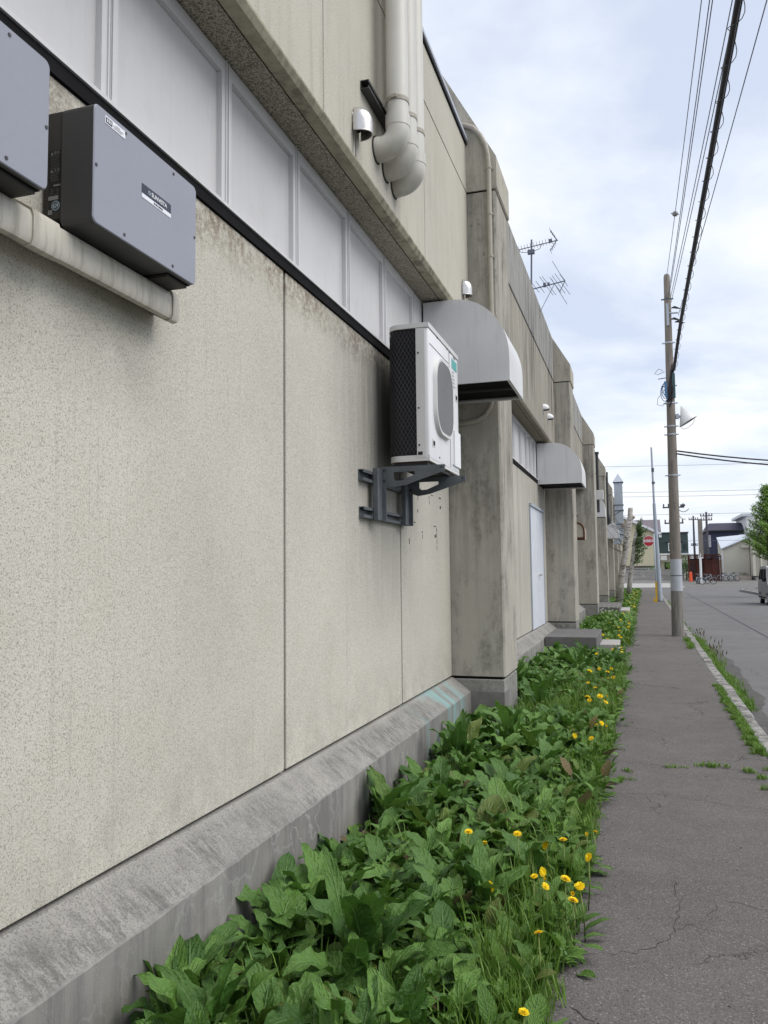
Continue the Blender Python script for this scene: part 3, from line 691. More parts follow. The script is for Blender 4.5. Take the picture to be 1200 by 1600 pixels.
hood(16.25, 17.42, -1.03, 3.335, 4.165, M['hood'], 'pale grey quarter-round vent hood above the white double door')
hood(24.5, 25.4, -1.54, 2.53, 3.02, M['cap'], 'small cream vent hood with rusted edges, low between two pillars', True)
hood(34.8, 35.6, -1.30, 3.83, 4.74, M['hood'], 'white vent hood beside a dark flue, between the third and fourth pillar')
hood(44.3, 45.15, -.98, 3.27, 4.25, M['hood'], 'grey vent hood partly in front of the metal chimney')

# ------------------------------------------------------------------ inverters and duct
def inverter(y0, y1, z0, z1, label, full):
    xb, xc, xf = XW + .012, -1.822, -1.692
    t = thing('inverter_box', label, 'inverter', (XW, (y0 + y1) / 2, z0), 'solar inverters on the wall')
    case = MB().box(xb, xc, y0 + .005, y1 - .03, z0 + .03, z1 - .005, .006, 2).build('chassis', M['inv_case'], t, True, angle=40)
    # cover: side shell with rounded corners, open at the bottom right
    k = 5; r = .022
    def rr(y0, y1, z0, z1, r):
        out = []
        for cy_, cz_, a0 in ((y1 - r, z1 - r, 0), (y0 + r, z1 - r, 90), (y0 + r, z0 + r, 180), (y1 - r, z0 + r, 270)):
            out += [(cy_ + r * math.cos(R(a0 + 90 * i / k)), cz_ + r * math.sin(R(a0 + 90 * i / k))) for i in range(k + 1)]
        return out
    ring = rr(y0, y1, z0, z1, r); m = len(ring)
    ring_i = rr(y0 + .004, y1 - .004, z0 + .004, z1 - .004, r)
    s = MB(); s.add([(xc, *p) for p in ring] + [(xf - .004, *p) for p in ring] + [(xc, *p) for p in ring_i], [(i, (i + 1) % m, m + (i + 1) % m, m + i) for i in range(m)] + [(i, 2 * m + i, 2 * m + (i + 1) % m, (i + 1) % m) for i in range(m)])
    cv = s.build('cover', M['inv_side'], t, True, angle=50)
    fr = rr(y0 + .003, y1 - .003, z0 + .003, z1 - .003, r)
    s = MB(); s.add([(xf - .004, *p) for p in ring] + [(xf, *p) for p in fr], [(i, (i + 1) % m, m + (i + 1) % m, m + i) for i in range(m)] + [tuple(range(m, 2 * m))])
    s.build('front_plate', M['inv_front'], t, True, angle=25)
    MB().box(xc - .001, xf - .02, y1 - .17, y1 - .012, z0 - .0012, z0 + .004).build('cable_recess', M['dark_gap'], t)
    MB().box(xc - .03, xf - .03, y1 - .16, y1 - .02, z0 - .012, z0 - .0015).build('cable_bracket', M['inv_case'], t)
    sc_m = MB()
    yc = (y0 + y1) / 2
    for yy_, zz in ((y0 + .17, z1 - .022), (y0 + .17, z0 + .022), (y1 - .17, z1 - .022), (y1 - .17, z0 + .022), (y1 - .012, z0 + .20), (y0 + .012, z0 + .20)):
        MB().cyl((xf - .001, yy_, zz), (xf + .0025, yy_, zz), .006, 8).build('screw', M['inv_side'], t)
    if full:
        a, c, za, zb_ = y0 + .272, y0 + .472, z0 + .213, z0 + .252
        pl = MB().box(xf, xf + .0015, y0 + .27, y0 + .46, z0 + .2225, z0 + .259).build('nameplate', M['ink'], t)
        MB().box(xf, xf + .0015, y0 + .27, y0 + .46, z0 + .206, z0 + .222).build('nameplate_strip', M['label_white'], t)
        tm = text_mesh('SUNVISTA', .0225, facing_x(xf + .0022, y0 + .380, z0 + .240), .022); tm.build('lettering', M['label_white'], pl)
        em = MB()
        for i in range(6):
            an = R(60 * i + 15); yy_, zz = y0 + .316 + .006 * math.cos(an), z0 + .2405 + .006 * math.sin(an)
            em.cyl((xf + .0014, yy_, zz), (xf + .0022, yy_, zz), .0028, 8)
        em.build('emblem', M['label_blue'], pl)
        ds = MB(); q = y0 + .345
        for wd in (.008, .011, .004, .014, .009): ds.box(xf + .0014, xf + .0022, q, q + wd, z0 + .211, z0 + .2175); q += wd + .003
        ds.build('small_print', M['ink'], pl)
        lb = MB().box(xf, xf + .0015, y0 + .055, y0 + .166, z1 - .046, z1 - .018).build('sticker', M['label_white'], t)
        MB().box(xf + .0014, xf + .0022, y0 + .058, y0 + .092, z1 - .042, z1 - .023).build('sticker_block', M['ink'], lb)
        ds = MB()
        for i in range(3): ds.box(xf + .0021, xf + .0028, y0 + .063 + i * .009, y0 + .068 + i * .009, z1 - .038, z1 - .027)
        ds.build('block_marks', M['label_white'], lb)
        ds = MB()
        for i, (p, q) in enumerate(((.112, .135), (.097, .155), (.10, .145))): ds.box(xf + .0014, xf + .0022, y0 + p, y0 + q, z1 - .028 - .006 * i, z1 - .026 - .006 * i)
        ds.build('small_print', M['label_grey'], lb)
        # warning label on the side that faces along the wall
        ys_ = y0 + .005
        lb = MB().box(xb + .022, xc - .008, ys_ - .0012, ys_, z0 + .065, z0 + .272).build('warning_label', M['ink_black'], t)
        x0, x1 = xb + .028, xc - .012
        for zz, word in ((z0 + .262, '警告'), (z0 + .200, '注意')):
            text_mesh(word, .0125, facing_ny((x0 + x1) / 2 + .008, ys_ - .002, zz)).build('lettering', M['label_grey'], lb)
            MB().add([((x0 + x1) / 2 - .018, ys_ - .002, zz - .005), ((x0 + x1) / 2 - .006, ys_ - .002, zz - .005), ((x0 + x1) / 2 - .012, ys_ - .002, zz + .006)], [(0, 1, 2)]).build('triangle', M['label_grey'], lb)
        ds = MB(); rr_ = random.Random(3)
        for z_top, nl in ((z0 + .252, 8), (z0 + .190, 5), (z0 + .135, 6)):
            for i in range(nl):
                q = x0 + rr_.choice((0, .003))
                while q < x1 - .004:
                    wd = rr_.uniform(.003, .009); wd = min(wd, x1 - q)
                    if not (z_top < z0 + .14 and .25 < (q - x0) / (x1 - x0) < .6): ds.box(q, q + wd, ys_ - .0018, ys_ - .0011, z_top - i * .0063, z_top - i * .0063 + .0022)
                    q += wd + rr_.uniform(.001, .002)
        ds.build('small_print', flat('print_dim', (0.10, 0.10, 0.095), .6), lb)
        MB().box(x1 - .042, x1 - .002, ys_ - .0019, ys_ - .0011, z0 + .098, z0 + .112).build('serial_plate', M['label_grey'], lb)
        MB().box(x0 + .014, x0 + .042, ys_ - .0019, ys_ - .0011, z0 + .146, z0 + .151).build('maker_print', M['label_grey'], lb)
        sd_ = MB().cyl((x1 - .012, ys_ - .0011, z0 + .077), (x1 - .012, ys_ - .002, z0 + .077), .017, 24).build('round_mark', M['label_blue'], t)
        rg = MB(); cc = (x1 - .012, z0 + .077)
        rg.tube([(cc[0] + .013 * math.cos(R(a)), ys_ - .0022, cc[1] + .013 * math.sin(R(a))) for a in range(0, 360, 15)], .0012, 4, closed=True)
        rg.tube([(cc[0] + .0055 * math.cos(R(a)), ys_ - .0022, cc[1] + .004 + .0045 * math.sin(R(a))) for a in range(20, 270, 20)] + [(cc[0] + .0055 * math.cos(R(a)), ys_ - .0022, cc[1] - .005 + .0045 * math.sin(R(a))) for a in range(90, -180, -20)], .0014, 4)
        rg.build('ring_mark', M['ink'], sd_)
        sq = MB().box(x0 - .006, x0 + .010, ys_ - .0019, ys_ - .0011, z0 + .048, z0 + .064).build('square_mark', M['label_grey'], t)
        text_mesh('S', .013, facing_ny(x0 + .002, ys_ - .0024, z0 + .056)).build('lettering', M['ink_black'], sq)
    return t
inverter(2.165, 2.812, 2.775, 3.190, 'grey solar inverter whose whole front with a dark nameplate is in view', True)
inverter(1.300, 1.952, 2.775, 3.190, 'grey solar inverter cut off by the left edge of the picture', False)
t = thing('cable_duct', 'beige plastic cable duct, grimy along its lower edge, under the two inverters', 'cable duct', (XW, 2, 2.7))
prof = [(XW + .002, 2.69), (-1.835, 2.652), (-1.805, 2.652), (-1.792, 2.668), (-1.790, 2.755), (-1.80, 2.775), (XW + .002, 2.832)]
prof = [(XW + .002, 2.694), (-1.825, 2.646), (-1.803, 2.650), (-1.795, 2.668), (-1.795, 2.735), (-1.803, 2.758), (XW + .002, 2.826)]
MB().prism(prof, 'y', -.6, 2.80).build('channel', M['duct'], t, True, angle=50)
big = [(x + (.006 if x > -1.9 else 0), z + (.006 if z > 2.72 else -.006)) for x, z in prof]
MB().prism(big, 'y', 2.005, 2.13).build('joint_cover', M['duct'], t, True, angle=50)
MB().prism(big, 'y', 2.802, 2.845).build('end_cap', M['duct'], t, True, angle=50)

# ------------------------------------------------------------------ air conditioner and bracket
AY0, AY1, AX0, AX1, AZ0, AZ1 = 5.72, 6.745, -1.785, -1.455, 2.425, 3.475
t = thing('air_conditioner', 'white wall-hung air conditioner unit with black coil side, on grey brackets', 'air conditioner', ((AX0 + AX1) / 2, (AY0 + AY1) / 2, AZ0))
MB().box(AX0 + .225, AX1, AY0, AY1, AZ0 + .012, AZ1 - .035, .018, 3).build('casing', M['ac_white'], t, True, angle=40)
def rrect(x0, x1, y0, y1, r, k=6, only=None):
    out = []
    for i, (cx_, cy_, a0) in enumerate(((x1 - r, y1 - r, 0), (x0 + r, y1 - r, 90), (x0 + r, y0 + r, 180), (x1 - r, y0 + r, 270))):
        out += [(cx_ + r * math.cos(R(a0 + 90 * j / k)), cy_ + r * math.sin(R(a0 + 90 * j / k))) for j in range(k + 1)]
    return out
def corner_prof(x0, x1, y0, y1, r, k=8):      # rounded only at the wall-side near corner
    return [(x1, y0), (x1, y1), (x0, y1)] + [(x0 + r - r * math.cos(R(90 * j / k)), y0 + r - r * math.sin(R(90 * j / k))) for j in range(k + 1)]
MB().prism(corner_prof(AX0, AX1 + .004, AY0 - .004, AY1 + .003, .10), 'z', AZ1 - .036, AZ1).build('lid', M['ac_side'], t, True, angle=30)
MB().prism(corner_prof(AX0 + .004, AX0 + .23, AY0 + .012, AY1 - .02, .09), 'z', AZ0 + .05, AZ1 - .038).build('coil', M['coil'], t, True, angle=30)
MB().prism(corner_prof(AX0, AX1 - .002, AY0 + .001, AY1 - .004, .10), 'z', AZ0, AZ0 + .045).build('base_pan', M['ac_side'], t, True, angle=30)
MB().box(AX0 + .03, AX1 - .03, AY0 + .02, AY1 - .02, AZ0 - .008, AZ0 - .001).build('underside', M['rust'], t)
# diamond guard over the coil on the near side, wrapping the rounded corner
path = []
k = 8; r_ = .092
for j in range(k + 1):
    a = 90 * j / k; path.append((AX0 + r_ - r_ * math.cos(R(a)), AY0 + .008 + r_ - r_ * math.sin(R(a))))
path = [(AX0, AY0 + .20)] + path + [(AX0 + .232, AY0 + .008)]
cum = [0]
for (xa, ya), (xb, yb) in zip(path, path[1:]): cum.append(cum[-1] + math.hypot(xb - xa, yb - ya))
Lp = cum[-1]
def on_path(sv):
    for i in range(len(cum) - 1):
        if sv <= cum[i + 1] + 1e-9:
            f = (sv - cum[i]) / (cum[i + 1] - cum[i]); return (path[i][0] + (path[i + 1][0] - path[i][0]) * f, path[i][1] + (path[i + 1][1] - path[i][1]) * f)
    return path[-1]
gd = MB(); zlo, zhi = AZ0 + .048, AZ1 - .04; stp = .031
for sgn in (1, -1):
    q = -Lp * 1.0
    c0 = zlo - 2 * Lp
    while c0 < zhi + 2 * Lp:
        pts = []
        for i in range(25):
            sv = Lp * i / 24; z_ = c0 + sgn * sv * 1.75
            if zlo <= z_ <= zhi: x_, y_ = on_path(sv); pts.append((x_, y_ - .001, z_))
        if len(pts) > 1: gd.tube(pts, .0022, 4, caps=False)
        c0 += stp * 1.75
gd.build('coil_guard', M['wire_guard'], t)
# near side cover strip, front panels, fan guard
MB().box(AX0 + .232, AX1 - .03, AY0 - .0025, AY0 + .006, AZ0 + .03, AZ1 - .04).build('side_panel', M['ac_side'], t)
yc_, zc_ = 6.135, 2.965
MB().box(AX1 + .0005, AX1 + .003, AY0 + .68, AY0 + .684, AZ0 + .03, AZ1 - .045).build('panel_seam', M['label_grey'], t)
MB().box(AX1 + .0005, AX1 + .003, AY0 + .03, AY0 + .66, 3.318, 3.322).build('panel_seam', M['label_grey'], t)
fg = [(yc_ + y_, zc_ + z_) for y_, z_ in [(p[0], p[1]) for p in rrect(-.30, .30, -.315, .315,   .21, 10)]]
m_ = len(fg)
ins = lambda s_: [(yc_ + (p[0] - yc_) * s_, zc_ + (p[1] - zc_) * s_) for p in fg]
s = MB(); s.add([(AX1, *p) for p in fg] + [(AX1 + .03, *p) for p in ins(.955)] + [(AX1 + .03, *p) for p in ins(.90)],
                [(i, (i + 1) % m_, m_ + (i + 1) % m_, m_ + i) for i in range(m_)] + [(m_ + i, m_ + (i + 1) % m_, 2 * m_ + (i + 1) % m_, 2 * m_ + i) for i in range(m_)])
fgo = s.build('fan_guard', M['ac_side'], t, True, angle=40)
s = MB(); s.add([(AX1 + .026, *p) for p in ins(.90)], [tuple(range(m_))]); s.build('fan_mesh', M['ac_grille'], fgo)
bars = MB(); q = yc_ - .27
while q < yc_ + .27:
    dq = max(0, abs(q + .002 - yc_) - (.27 - .189)); hz = .2835 - .189 + math.sqrt(max(0, .189 ** 2 - dq ** 2)) - .012
    hz = max(hz, .02)
    bars.box(AX1 + .0265, AX1 + .0295, q, q + .004, zc_ - hz, zc_ + hz); q += .016
bars.build('fan_bars', M['ac_grille'], fgo)
MB().box(AX1 + .0005, AX1 + .0025, 6.50, 6.69, 3.315, 3.395).build('teal_sticker', M['teal'], t)
MB().box(AX1 + .0005, AX1 + .0022, 6.56, 6.64, 3.412, 3.425).build('maker_mark', M['label_grey'], t)
ds = MB()
for i in range(5): ds.box(AX1 + .0005, AX1 + .002, 6.52, 6.52 + random.uniform(.05, .14), 3.28 - i * .03, 3.288 - i * .03)
ds.build('small_print', M['label_grey'], t)
for y_, z_ in ((5.80, 2.545), (6.615, 3.06)):
    MB().box(AX1 + .0005, AX1 + .004, y_, y_ + .075, z_, z_ + .055).build('handle', M['ac_side'], t)
    MB().box(AX1 + .0045, AX1 + .006, y_ + .012, y_ + .062, z_ + .01, z_ + .042).build('handle_recess', M['dark_gap'], t)
ds = MB()
for y_, z_ in ((AY0 + .28, AZ1 - .045), (AY0 + .62, AZ1 - .045), (AY0 + .72, AZ1 - .045), (AY0 + .3, AZ0 + .06), (AY0 + .78, AZ0 + .06)): MB().cyl((AX1, y_, z_), (AX1 + .004, y_, z_), .008, 8).build('screw', M['ink_black'], t)
for z_ in (AZ0 + .12, AZ0 + .40, AZ0 + .82): MB().cyl((AX0 + .25, AY0 - .002, z_), (AX0 + .25, AY0 - .007, z_), .007, 8).build('screw', M['ink_black'], t)
MB().box(AX1 - .09, AX1 - .055, AY0 - .004, AY0 - .0026, AZ0 + .045, AZ0 + .07).build('rating_plate', M['ink_black'], t)
MB().box(AX1 - .06, AX1 + .012, AY1 - .22, AY1 + .006, AZ0 + .06, AZ0 + .36).build('valve_cover', M['ac_white'], t)

t = thing('wall_bracket', 'galvanised steel wall bracket with two slotted arms carrying the air conditioner', 'bracket', (XW, 6.1, 2.2))
def channel(b, y0, y1, z0, z1):        # C-channel lying along the wall
    b.box(XW + .001, XW + .006, y0, y1, z0, z1); b.box(XW + .006, XW + .042, y0, y1, z1 - .006, z1); b.box(XW + .006, XW + .042, y0, y1, z0, z0 + .006)
    b.box(XW + .036, XW + .042, y0, y1, z1 - .022, z1 - .006); b.box(XW + .036, XW + .042, y0, y1, z0 + .006, z0 + .022)
ch = MB(); channel(ch, 5.40, 6.56, 2.262, 2.345); ch.build('wall_channel', M['bracket'], t)
ch = MB(); channel(ch, 5.41, 6.56, 1.995, 2.075); ch.build('wall_channel', M['bracket'], t)
for py_ in (5.66, 6.40):
    MB().box(XW + .043, XW + .085, py_ - .055, py_ + .055, 1.985, 2.375, .004, 1).box(XW + .085, XW + .115, py_ + .047, py_ + .055, 1.985, 2.375).build('post', M['bracket'], t)
    ay = py_ + .060
    # arm: tapering plate with a slot, bent flange on top
    o_ = [(XW + .075, 2.395), (XW + .075, 2.265), (XW + .16, 2.235), (XW + .26, 2.250), (-1.345, 2.345), (-1.345, 2.392)]
    h_ = [(XW + .17, 2.352), (XW + .17, 2.300), (XW + .19, 2.285), (XW + .235, 2.287), (XW + .335, 2.328), (XW + .335, 2.352)]
    a = MB(); kk = 6
    for yq in (ay, ay + .008): a.add([(x_, yq, z_) for x_, z_ in o_ + h_], [(i, (i + 1) % kk, kk + (i + 1) % kk, kk + i) for i in range(kk)])
    for off in (0, kk):
        pts_ = o_ if off == 0 else h_
        a.add([(x_, ay, z_) for x_, z_ in pts_] + [(x_, ay + .008, z_) for x_, z_ in pts_], [(i, (i + 1) % kk, kk + (i + 1) % kk, kk + i) for i in range(kk)])
    a.box(XW + .08, -1.35, ay + .008, ay + .055, 2.384, 2.392)
    a.build('arm', M['bracket'], t)
    bb = MB()
    for x_, z_ in ((XW + .10, 2.365), (XW + .10, 2.285)): bb.cyl((x_, ay - .014, z_), (x_, ay + .001, z_), .014, 6)
    bb.cyl((-1.37, ay - .006, 2.372), (-1.37, ay + .001, 2.372), .008, 6)
    bb.build('bolts', M['bolt'], t)
MB().box(AX0 + .05, AX1 - .02, 5.72, 6.48, 2.393, 2.414).build('rubber_rail', M['coil'], t)

# ------------------------------------------------------------------ pipes, vents, conduit on the upper wall
def drain(yc, zc, label, ztop=8.2, sheet=True):
    rr_ = .077; xa = -1.500
    t = thing('vent_pipe', label, 'pipe', (XU, yc, zc), 'three vent pipes rising up the upper wall')
    rad = .115
    arc = [(XU + .0, yc, zc)] + [(xa - rad, yc, zc)] + [(xa - rad + rad * math.sin(R(a)), yc, zc + rad - rad * math.cos(R(a))) for a in range(10, 91, 10)]
    MB().tube([(XU - .05, yc, zc)] + arc + [(xa, yc, zc + rad + .10)], rr_ + .006, 24).build('elbow', M['pvc'], t, True, angle=50)
    for p_, q_ in (((xa, yc, zc + rad + .015), (xa, yc, zc + rad + .10)), ((XU + .012, yc, zc), (XU + .04, yc, zc))): MB().tube([p_, q_], rr_ + .009, 24).build('socket', M['pvc'], t, True, angle=50)
    MB().tube([(xa, yc, zc + rad + .10), (xa, yc, ztop)], rr_, 24).build('pipe', M['pvc'], t, True, angle=50)
    MB().cyl((XU + .001, yc, zc), (XU + .006, yc, zc), rr_ + .018, 24).build('sealant_ring', M['joint'], t)
    b = MB().tube([(xa, yc, 4.846), (xa, yc, 4.876)], rr_ + .005, 24); b.box(xa - rr_ - .035, xa - rr_ + .01, yc - .02, yc - .012, 4.838, 4.888); b.box(xa - .02, xa + .02, yc - rr_ - .02, yc - rr_ - .004, 4.85, 4.872)
    b.build('clamp', M['conduit'], t, True, angle=40)
    return t
drain(5.13, 4.545, 'nearest of three grey vent pipes bending into the upper wall')
drain(5.345, 4.510, 'middle one of three grey vent pipes bending into the upper wall')
drain(5.555, 4.485, 'farthest of three grey vent pipes, beside a wall joint')
t = thing('pipe_rail', 'dark steel channel rail carrying the three vent pipes on the upper wall', 'rail', (XU, 5.2, 4.8))
MB().box(XU + .001, XU + .006, 4.80, 5.72, 4.795, 4.855).box(XU + .006, XU + .06, 4.80, 5.72, 4.849, 4.855).box(XU + .006, XU + .06, 4.80, 5.72, 4.795, 4.801).box(XU + .054, XU + .06, 4.80, 5.72, 4.801, 4.815).box(XU + .054, XU + .06, 4.80, 5.72, 4.835, 4.849).build('channel', M['rail'], t)

def cowl(yc, zt, w, h, d, label, mat, x=XU, group=None, soot=True):
    t = thing('wall_vent', label, 'vent', (x, yc, zt - h), group)
    k = 10; b = MB(); rows = []
    for i in range(k + 1):          # rows from the wall top, over the round back, down to the open mouth
        a = R(90 * i / k); px = x + .012 + (d - .012) * math.sin(a); pz = zt - h * .58 * (1 - math.cos(a)); rows.append((px, pz, w / 2))
    rows.append((x + d, zt - h, w / 2))
    seg = 12; vs2 = []
    # cross-section: half ellipse bulging outward from the wall, swept down
    for j in range(9):
        zz = zt - h * j / 8; f = math.sqrt(max(0, 1 - ((zz - (zt - h * .58)) / (h * .58)) ** 2)) if zz > zt - h * .58 else 1
        for i in range(seg + 1):
            a = math.pi * i / seg; vs2.append((x + .01 + (d - .01) * math.sin(a) * max(f, .02), yc - w / 2 * math.cos(a) * max(f, .25), zz))
    b.add(vs2, [(j * (seg + 1) + i, j * (seg + 1) + i + 1, (j + 1) * (seg + 1) + i + 1, (j + 1) * (seg + 1) + i) for j in range(8) for i in range(seg)])
    b.build('cowl', mat, t, True)
    MB().box(x + .001, x + .007, yc - w * .47, yc + w * .47, zt - h * .7, zt - .06, .002, 1).build('flange', mat, t)
    MB().cyl((x + .013, yc, zt - h * .6), (x + .02, yc, zt - h * .6), w * .36, 16).build('opening', M['dark_gap'], t)
    rim = MB().tube([(x + .01 + (d - .01) * math.sin(math.pi * i / seg), yc - w / 2 * math.cos(math.pi * i / seg), zt - h) for i in range(seg + 1)], .004, 6)
    rim.build('rim', mat, t, True)
    return t
cowl(4.70, 4.605, .145, .185, .115, 'stainless wall vent with soot runs below it, beside the vent pipes', M['steel'])
cowl(8.02, 4.635, .145, .175, .10, 'stainless wall vent close to the first pillar, above the large hood', M['steel'])
def dome_vent(yc, zc, r, label):
    t = thing('wall_vent', label, 'vent', (XU, yc, zc)); b = MB(); vs_, fs_ = [], []; na, nb = 8, 20
    for j in range(na + 1):
        a = R(90 * j / na)
        for i in range(nb + 1):
            q = R(-28 + 236 * i / nb); rr = r * math.cos(a); vs_.append((XU + .004 + 1.35 * r * math.sin(a), yc + rr * math.cos(q), zc + rr * math.sin(q)))
    fs_ = [(j * (nb + 1) + i, j * (nb + 1) + i + 1, (j + 1) * (nb + 1) + i + 1, (j + 1) * (nb + 1) + i) for j in range(na) for i in range(nb)]
    b.add(vs_, fs_).build('dome', M['white_paint'], t, True)
    MB().cyl((XU + .001, yc, zc - r * .1), (XU + .008, yc, zc - r * .1), r * 1.0, 20).build('flange', M['white_paint'], t)
    lo_ = [(XU + .01 + 1.25 * r * math.sin(R(180 * i / 10)) * .98, yc - r * .86 * math.cos(R(180 * i / 10)), zc - r * .44) for i in range(11)]
    b = MB(); b.add(lo_, [tuple(range(11))]); b.build('opening', M['dark_gap'], t)
dome_vent(15.35, 4.70, .085, 'upper left one of two small white round vents on the weathered wall')
dome_vent(16.15, 4.665, .085, 'lower right one of two small white round vents on the weathered wall')
t = thing('conduit', 'beige conduit curving off the roof and clipped down the side of the first pillar', 'conduit', (-1.4, 8.28, 4))
xc_ = -1.405; yq = 8.272
pts = [(-1.95, yq, 6.47), (-1.78, yq, 6.47), (-1.66, yq, 6.455), (-1.57, yq, 6.41), (-1.49, yq, 6.31), (-1.435, yq, 6.19), (-1.412, yq, 6.07), (xc_, yq, 5.95), (xc_ - .003, yq, 5.0), (xc_, yq, 3.6), (-1.41, yq, 3.45), (-1.44, yq, 3.33), (-1.50, yq, 3.235), (-1.58, yq, 3.19), (-1.68, yq, 3.172), (-1.88, yq, 3.165)]
MB().tube(pts, .026, 12).build('tube', M['conduit'], t, True)
for zz in (5.93, 5.42, 4.95, 4.30, 3.72): MB().tube([(xc_, yq, zz - .012), (xc_, yq, zz + .012)], .031, 12).box(xc_ - .05, xc_ + .05, 8.296, 8.302, zz - .012, zz + .012).build('clip', M['conduit'], t)

# roof aerial
t = thing('tv_antenna', 'roof television aerial with two booms of rods on one mast', 'antenna', (-1.8, 14.5, 6.4))
Y0 = 15.2; kx = 1.0
def AP(u, v):        # the aerial is measured in its own upright plane
    return None
ax0 = -1.83
MB().tube([(ax0, Y0, 6.2), (ax0 + .05, Y0, 7.98)], .017, 8).build('mast', M['wire'], t)
up_ = MB(); z_ = 7.86
up_.tube([(ax0 - .30, Y0 + .02, z_ - .05), (ax0 + .55, Y0 + .02, z_ + .05)], .009, 6)
for i in range(13):
    x_ = ax0 - .26 + i * .058; up_.tube([(x_, Y0 - .10, z_ - .04 + i * .007 + .02), (x_, Y0 + .12, z_ - .04 + i * .007 - .01)], .004, 5)
for s_ in (1, -1):
    up_.tube([(ax0 + .53, Y0, z_ + .05), (ax0 + .41 if s_ > 0 else ax0 + .40, Y0, z_ + .05 + s_ * .20)], .009, 6)
    for i in range(1, 5): q = .05 * i; up_.tube([(ax0 + .53 - q * .6, Y0 - .13, z_ + .05 + s_ * q), (ax0 + .53 - q * .6, Y0 + .13, z_ + .05 + s_ * q)], .004, 5)
up_.tube([(ax0 - .2, Y0, z_ - .05), (ax0 - .15, Y0, z_ - .11), (ax0 + .04, Y0, z_ - .12), (ax0 + .2, Y0, z_ - .08), (ax0 + .25, Y0, z_ + .02)], .006, 6)
up_.box(ax0 + .38, ax0 + .43, Y0 - .02, Y0 + .03, z_ + .02, z_ + .08).box(ax0 - .03, ax0 + .10, Y0 - .03, Y0 + .04, z_ - .16, z_ - .08)
up_.build('upper_boom', M['wire'], t)
lo = MB(); z_ = 7.02
lo.tube([(ax0 - .03, Y0, z_ - .03), (ax0 + .66, Y0, z_ + .07)], .011, 6)
for x_, hl in ((.10, .13), (.19, .15), (.31, .24), (.36, .24), (.48, .20), (.54, .23), (.61, .27)):
    lo.tube([(ax0 + x_ - hl * .45, Y0 - hl * .7, z_ + hl * .62), (ax0 + x_ + hl * .45, Y0 + hl * .7, z_ - hl * .52)], .0048, 5)
lo.tube([(ax0 + .66, Y0, z_ + .07), (ax0 + .57, Y0, z_ + .21)], .009, 6).tube([(ax0 + .66, Y0, z_ + .07), (ax0 + .55, Y0, z_ - .14)], .009, 6)
for q, zz in ((.57, .21), (.55, -.14)): lo.tube([(ax0 + q - .12, Y0 - .2, z_ + zz + .20), (ax0 + q + .12, Y0 + .2, z_ + zz - .18)], .0048, 5)
lo.tube([(ax0 + .46, Y0, z_ + .03), (ax0 + .12, Y0, z_ - .58), (ax0 + .02, Y0, z_ - .7)], .006, 6)
lo.box(ax0 + .25, ax0 + .30, Y0 - .03, Y0 + .03, z_, z_ + .07).box(ax0 + .33, ax0 + .37, Y0 - .03, Y0 + .03, z_ + .02, z_ + .07).box(ax0 - .05, ax0 + .06, Y0 - .04, Y0 + .04, z_ - .08, z_ + .01)
lo.build('lower_boom', M['wire'], t)
MB().tube([(-1.9, Y0, 5.9), (ax0, Y0, 6.22)], .02, 6).build('mast_foot', M['wire'], t)

# far wall fittings
t = thing('flue_pipe', 'dark flue pipe with a pale box on it, rising behind the third pillar', 'flue', (-1.5, 33, 4))
MB().cyl((-1.49, 33, 3.9), (-1.49, 33, 6.25), .055, 10).cyl((-1.49, 33, 6.25), (-1.49, 33, 6.33), .085, 10).build('pipe', M['rail'], t)
MB().box(-1.66, -1.28, 32.9, 33.15, 4.40, 4.78, .01, 1).build('box', M['hood'], t)
t = thing('flue_pipe', 'second dark flue pipe farther on, next to the fourth pillar', 'flue', (-1.5, 42, 4))
MB().cyl((-1.46, 42.3, 3.9), (-1.46, 42.3, 6.6), .07, 10).tube([(-1.46, 42.3, 4.4), (-1.40, 42.3, 4.15), (-1.38, 42.3, 3.95)], .10, 8).build('pipe', M['rail'], t)
t = thing('metal_chimney', 'square pale blue galvanised chimney duct with a pointed cap, near the far end', 'chimney', (-1.1, 52, 3.5))
b = MB().box(-1.36, -.86, 51.7, 52.2, 3.45, 7.05)
b.build('duct', M['galv'], t)
b = MB()
for zz in (7.0, 5.6, 5.25, 4.4, 3.75): b.box(-1.40, -.82, 51.66, 52.24, zz, zz + .05)
b.build('flange', M['rail'] if False else M['bracket'], t)
MB().add([(-1.43, 51.6, 7.06), (-.79, 51.6, 7.06), (-.79, 52.3, 7.06), (-1.43, 52.3, 7.06), (-1.11, 51.95, 7.62)], [(0, 1, 4), (1, 2, 4), (2, 3, 4), (3, 0, 4), (3, 2, 1, 0)]).build('cap', M['galv'], t)
MB().tube([(-1.40, 51.7, 5.0), (-.84, 51.68, 5.35)], .02, 6).tube([(-1.9, 51.9, 5.6), (-1.36, 51.9, 5.6)], .03, 6).tube([(-1.9, 51.9, 4.4), (-1.36, 51.9, 4.4)], .03, 6).build('brace', M['bracket'], t)
MB().box(-1.9, -1.0, 51.75, 52.15, 3.2, 3.45).build('elbow', M['galv'], t)
t = thing('manhole_cover', 'rusty round manhole lid half hidden by leaves at the foot of the first pillar', 'manhole cover', (-1.46, 7.62, 0))
MB().cyl((-1.46, 7.62, -.02), (-1.46, 7.62, .035), .17, 24).tube([(-1.46 + .15 * math.cos(R(a)), 7.62 + .15 * math.sin(R(a)), .036) for a in range(0, 360, 20)], .012, 6, closed=True).build('lid', M['rust'], t)
b = MB(); rp_ = random.Random(5)
